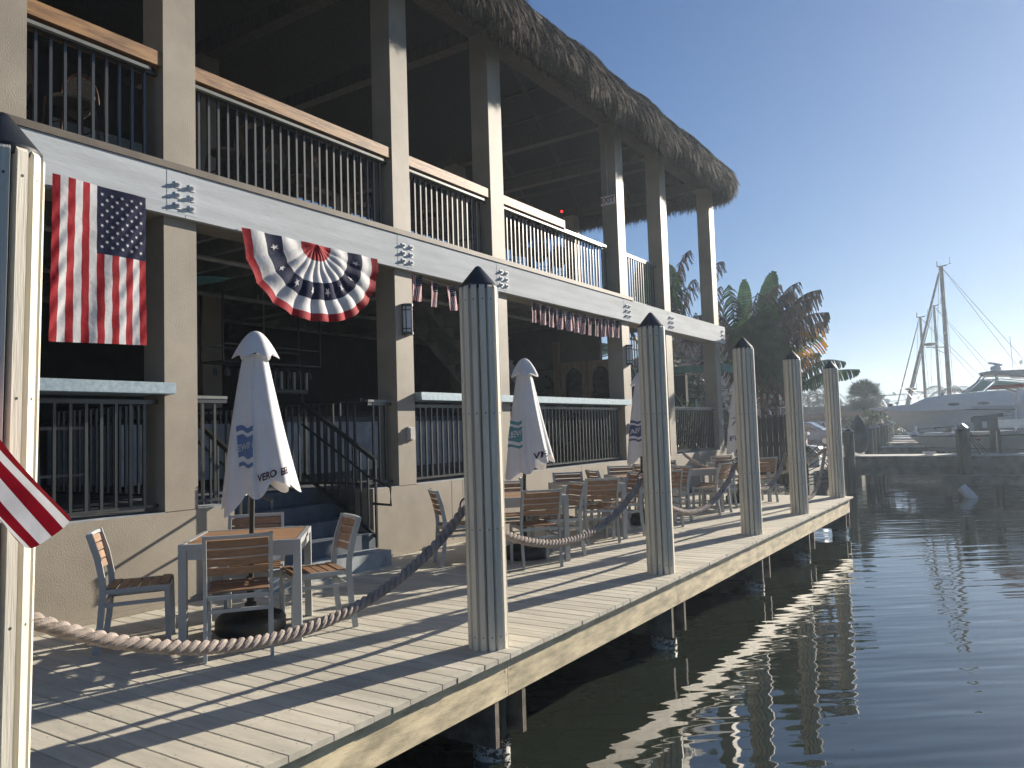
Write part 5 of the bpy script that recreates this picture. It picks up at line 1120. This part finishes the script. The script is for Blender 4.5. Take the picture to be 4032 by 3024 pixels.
for k in range(900):
    x = q.uniform(-5.2, 5.2); m_.add([(x - .03, -1.55, zb + .45), (x + .03, -1.55, zb + .45), (x + q.uniform(-.1, .1), -1.62, zb - q.uniform(-.1, .35))], [(0, 1, 2)])
o = obj('roof_fringe', m_, M_REDTH, hd); o['kind'] = 'stuff'
m_ = MB()
for x in (-4.5, -1.5, 1.5, 4.5): m_.tube([(x, -1.3, -.1), (x, -1.3, zb + .3)], .09, 7)
for x in (-4.5,): pass
for x_ in (-4.5, -1.5, 1.5, 4.5):
    m_ = MB(); m_.tube([(x_, -1.3, -.1), (x_, -1.3, zb + .3)], .09, 7); obj('post', m_, M_TRUNK, hd)
m_ = MB(); m_.box((-5, .8, -.1), (5, 1.0, zb + .3)); obj('back_wall', m_, M_DARKWALL, hd)
# parked cars
def car(x, y, body, label, L_=4.4, face=1):
    t_ = thing('parked_car', label, 'car', (x, y, -.07), 0, 'cars parked beyond the iron fence'); f = face
    P_ = [(-2.2, .35), (-2.18, .78), (-1.95, .92), (-1.25, 1.42), (-.6, 1.54), (.35, 1.52), (1.15, 1.05), (1.95, .88), (2.2, .66), (2.2, .34), (1.75, .30), (-1.8, .30)]
    m_ = MB(); m_.prism([(a * f, b_) for a, b_ in P_], -.86, .86, 'y'); me = m_.mesh('body', body); o = link('body', me, t_); bv = o.modifiers.new('bevel', 'BEVEL'); bv.width = .10; bv.segments = 3
    m_ = MB(); m_.prism([(a * f, b_) for a, b_ in [(-1.55, .98), (-1.12, 1.36), (-.55, 1.45), (-.25, 1.45), (-.25, .98)]], -.872, .872, 'y'); m_.prism([(a * f, b_) for a, b_ in [(-.18, .98), (-.18, 1.45), (.32, 1.43), (.95, 1.02), (.9, .98)]], -.872, .872, 'y'); obj('side_window', m_, M_GLASS, t_)
    m_ = MB(); m_.bar((1.22 * f, 0, 1.06), (.42 * f, 0, 1.50), 1.45, .02); obj('windshield', m_, M_GLASS, t_)
    for sx in (-1.35, 1.4):
        for sy in (-.80, .80):
            w_ = bpy.data.objects.new('wheel', None); C.objects.link(w_); w_.parent = t_; w_.location = (sx * f, sy, .33)
            m_ = MB(); m_.tube([(0, -.1, 0), (0, .1, 0)], .33, 18); obj('tyre', m_, M_TYRE, w_, True); m_ = MB(); m_.tube([(0, -.112, 0), (0, .112, 0)], .2, 14); obj('rim', m_, M_CARS, w_, True)
    for sy in (-.62, .62): m_ = MB(); m_.box((2.10 * f, sy - .18, .66), (2.22 * f, sy + .18, .80)); obj('headlight', m_, M_LAMPW, t_); m_ = MB(); m_.box((-2.2 * f, sy - .14, .70), (-2.10 * f, sy + .14, .92)); obj('tail_light', m_, M_RED, t_)
    return t_
p = at(3190, 1720, 50); car(p.x - .3, 50, M_CARB, 'blue hatchback parked behind the iron fence, its nose to the right')
p = at(3245, 1720, 54); car(p.x + .5, 54, M_CARS, 'silver car parked beyond the blue hatchback')
# iron fence along the lot
fn = thing('iron_fence', 'low black iron picket fence in front of the parked cars', 'fence', (-15, 44.5, 0)); m_ = MB(); m_.box((-6, -.015, .9), (8.0, .015, .94)); m_.box((-6, -.015, .12), (8.0, .015, .16)); obj('rail', m_, M_IRON, fn)
m_ = MB(); m_.box((-.012, -.012, 0), (.012, .012, 1.05)); pk = m_.mesh('picket', M_IRON)
for k in range(100): link('picket', pk, fn, (-6 + k * .14, 0, 0))
# wooden gate panel and bent iron gate by the walkway
gt = thing('wooden_gate', 'dark weathered wooden gate panel behind the two far posts', 'gate', (at(3035, 1800, 17.6).x, 17.6, -.08)); zt = at(3035, 1632, 17.6).z + .08
for k in range(7):
    m_ = MB(); m_.box((-.50 + k * .145, 0, .03), (-.362 + k * .145, .025, zt + rnd.uniform(-.02, .01))); obj('board', m_, M_WOODG, gt)
for z_ in (.25, zt * .55, zt - .2): m_ = MB(); m_.box((-.5, -.03, z_), (.51, 0, z_ + .12)); obj('cross_rail', m_, M_WOODG, gt)
m_ = MB(); m_.box((.51, -.04, 0), (.60, .06, zt + .03)); obj('gate_post', m_, M_WOODG, gt)
ig = thing('bent_iron_gate', 'collapsed black iron gate fanned out beside the far posts', 'gate', (at(3205, 1830, 17.2).x - .1, 17.2, 0)); n = 13
arc = [Vector((-.75 + 1.25 * math.sin(.15 + 1.45 * k / 12), 0, .05 + 1.02 * math.cos(.15 + 1.45 * k / 12))) for k in range(13)]
m_ = MB(); m_.tube(arc, .016, 6); obj('top_rail', m_, M_IRON, ig, True)
m_ = MB(); m_.tube([Vector((-.8, 0, 0)) + (a - Vector((-.8, 0, 0))) * .45 for a in arc], .014, 6); obj('lower_rail', m_, M_IRON, ig, True)
for k in range(n):
    a = arc[k]; d = (a - Vector((-.85, 0, -.1))).normalized(); m_ = MB(); m_.tube([a - d * .85, a + d * .20], .010, 5); m_.lathe([(.004, 0), (.018, .02), (.002, .05)], 6, c=tuple(a + d * .19)); obj('picket', m_, M_IRON, ig)
ig2 = thing('iron_picket_section', 'short upright iron picket section right of the wooden gate', 'fence', (at(3092, 1800, 18.2).x, 18.2, -.08))
for k in range(5): m_ = MB(); m_.tube([(-.15 + k * .10, 0, 0), (-.15 + k * .10, 0, 1.15)], .009, 5); m_.lathe([(.004, 1.14), (.02, 1.17), (.002, 1.22)], 6, c=(-.15 + k * .10, 0, 0)); obj('picket', m_, M_IRON, ig2)
m_ = MB(); m_.box((-.2, -.01, .98), (.3, .01, 1.01)); m_.box((-.2, -.01, .2), (.3, .01, .23)); obj('rail', m_, M_IRON, ig2)
# rubble of shells by the walkway edge
q = random.Random(4); m_ = MB()
for _ in range(500):
    x = -2.6 + q.gauss(0, .45); y = 14.9 + q.uniform(-.5, 1.3); s_ = q.uniform(.02, .06); c_ = Vector((x, y, -.07 + s_ * .5 + abs(q.gauss(0, .05)))); m_.add([c_ + Vector(v) * s_ for v in ((1, q.uniform(-.5, .5), 0), (0, 1, .2), (-1, 0, 0), (0, -1, .3), (q.uniform(-.3, .3), 0, .9), (0, .1, -.6))], [(0, 1, 4), (1, 2, 4), (2, 3, 4), (3, 0, 4), (1, 0, 5), (2, 1, 5), (3, 2, 5), (0, 3, 5)])
tag(obj('oyster_rubble', m_, M_CONC), 'heap of grey shell rubble past the boardwalk end', 'rubble', kind='stuff')
# pale freezer chest
fc = thing('dock_box', 'pale blue lidded dock box beyond the bent iron gate', 'dock box', (at(3165, 1760, 26).x, 26, -.08)); m_ = MB(); m_.box((-.55, -.3, 0), (.55, .3, .62)); obj('chest', m_, M_WFRAMEW if 'M_WFRAMEW' in globals() else M_BARW, fc); m_ = MB(); m_.prism([(-.6, .62), (.6, .62), (.56, .70), (0, .76), (-.56, .70)], -.34, .34, 'y'); obj('lid', m_, M_LAMPW, fc)
fc = thing('masonry_wall', 'low pinkish garden wall with white cap before the house', 'wall', (at(3130, 1740, 33).x, 33, -.08)); m_ = MB(); m_.box((-2.6, -.15, 0), (.5, .15, 1.0)); obj('wall_body', m_, M_PINK, fc); m_ = MB(); m_.box((-2.7, -.22, 1.0), (.6, .22, 1.12)); obj('wall_cap', m_, M_LAMPW, fc)
# pink house
hs = thing('pink_house', 'pale pink house with white framed window behind the banana palm', 'house', (at(3085, 1600, 40).x, 40, -.08)); zt = at(3085, 1395, 40).z
m_ = MB(); m_.box((-9, 0, 0), (.35, 2.0, zt)); obj('wall', m_, M_PINK, hs); m_ = MB(); m_.prism([(-9.6, zt), (.75, zt), (-3.5, zt + 2.2)], -.4, 2.4, 'y'); obj('roof', m_, M_TILE, hs)
wn = bpy.data.objects.new('window', None); C.objects.link(wn); wn.parent = hs; wn.location = (-.15, 0, 1.9)
m_ = MB(); m_.box((-.5, -.03, -.9), (.5, .0, .9)); obj('pane', m_, M_GLASS, wn); m_ = MB()
for a, b_ in (((-.56, -.06, -.96), (-.48, 0, .96)), ((.48, -.06, -.96), (.56, 0, .96)), ((-.56, -.06, .9), (.56, 0, .98)), ((-.6, -.10, -1.0), (.6, 0, -.9)), ((-.02, -.05, -.9), (.02, 0, .9)), ((-.5, -.05, 0), (.5, 0, .04)), ((-.5, -.05, .45), (.5, 0, .48)), ((-.5, -.05, -.45), (.5, 0, -.42))): m_.box(a, b_)
obj('frame', m_, M_LAMPW, wn)
# green canvas awning beyond the building
aw = thing('green_awning', 'pale green canvas awning on white pipes past the building end', 'awning', (0, 0, 0)); m_ = MB(); zt, zl = 3.95, 3.15
m_.add([(-3.9, 18.2, zl), (-3.9, 21, zl), (-8.0, 21, zt + .2), (-8.0, 18.2, zt + .2), (-12.0, 21, zl), (-12.0, 18.2, zl)], [(0, 1, 2, 3), (3, 2, 4, 5)]); m_.add([(-3.9, 18.2, zl), (-3.9, 21, zl), (-3.9, 21, zl - .22), (-3.9, 18.2, zl - .22)], [(0, 1, 2, 3)]); m_.add([(-3.9, 18.2, zl), (-12.0, 18.2, zl), (-12.0, 18.2, zl - .2), (-3.9, 18.2, zl - .2)], [(0, 1, 2, 3)]); obj('canvas', m_, M_TENT, aw)
m_ = MB()
for y in (18.3, 19.6, 21): m_.tube([(-3.95, y, zl), (-8.0, y, zt + .15), (-12.0, y, zl)], .02, 6); m_.tube([(-3.95, y, zl - .05), (-12.0, y, zl - .05)], .02, 6)
m_.tube([(-3.95, 18.3, zl), (-3.95, 21, zl)], .02, 6); m_.tube([(-8.0, 18.3, zt), (-8.0, 21, zt)], .02, 6); obj('pipe_frame', m_, M_PIPE, aw)
for (x, y) in ((-3.95, 21), (-12.0, 18.3), (-12.0, 21)): m_ = MB(); m_.tube([(x, y, -.08), (x, y, zl)], .025, 6); obj('leg', m_, M_PIPE, aw)
m_ = MB(); m_.box((-14, 22.0, -.08), (-6.4, 22.2, 3.3)); tag(obj('dark_backdrop', m_, M_DARKWALL), 'dark backdrop wall added under the awning past the building', 'screen')  # added wall that keeps the view past the last columns dark
bush('hedge', (-11.0, 29.5, 0), (3.4, 1.2, 3.6), 'dark dense backdrop hedge added far behind the green awning', 'hedge', M_PALM, 6000, .22, 16, 22)  # added as a dark backdrop behind the open north end
p_ = bush('shrub', (-7.2, 20.5, 0), (1.6, 1.0, 2.3), 'dim leafy plants under the green awning', 'shrub', M_PALM, 1200, .12, 15)
bo = thing('water_bottle', 'clear bottle left standing on the last railing', 'bottle', (XR, 15.7, 1.93)); m_ = MB(); m_.lathe([(.03, 0), (.033, .02), (.033, .13), (.014, .17), (.014, .20)], 10); obj('bottle_body', m_, M_WFRAME, bo, True)

# ------------------------------------------------------------------ lens glare imitated by an added box of flare haze
hz = bpy.data.materials.new('flare haze'); hz.use_nodes = True; t = hz.node_tree; t.nodes.remove(t.nodes['Principled BSDF'])
pv = t.nodes.new('ShaderNodeVolumePrincipled'); pv.inputs['Color'].default_value = (.70, .84, 1, 1); pv.inputs['Density'].default_value = 0.0015; pv.inputs['Anisotropy'].default_value = 0.55
t.links.new(pv.outputs[0], t.nodes['Material Output'].inputs['Volume'])
m_ = MB(); m_.box((-110, -45, -3), (180, 220, 13.2)); tag(obj('haze', m_, hz), kind='stuff')
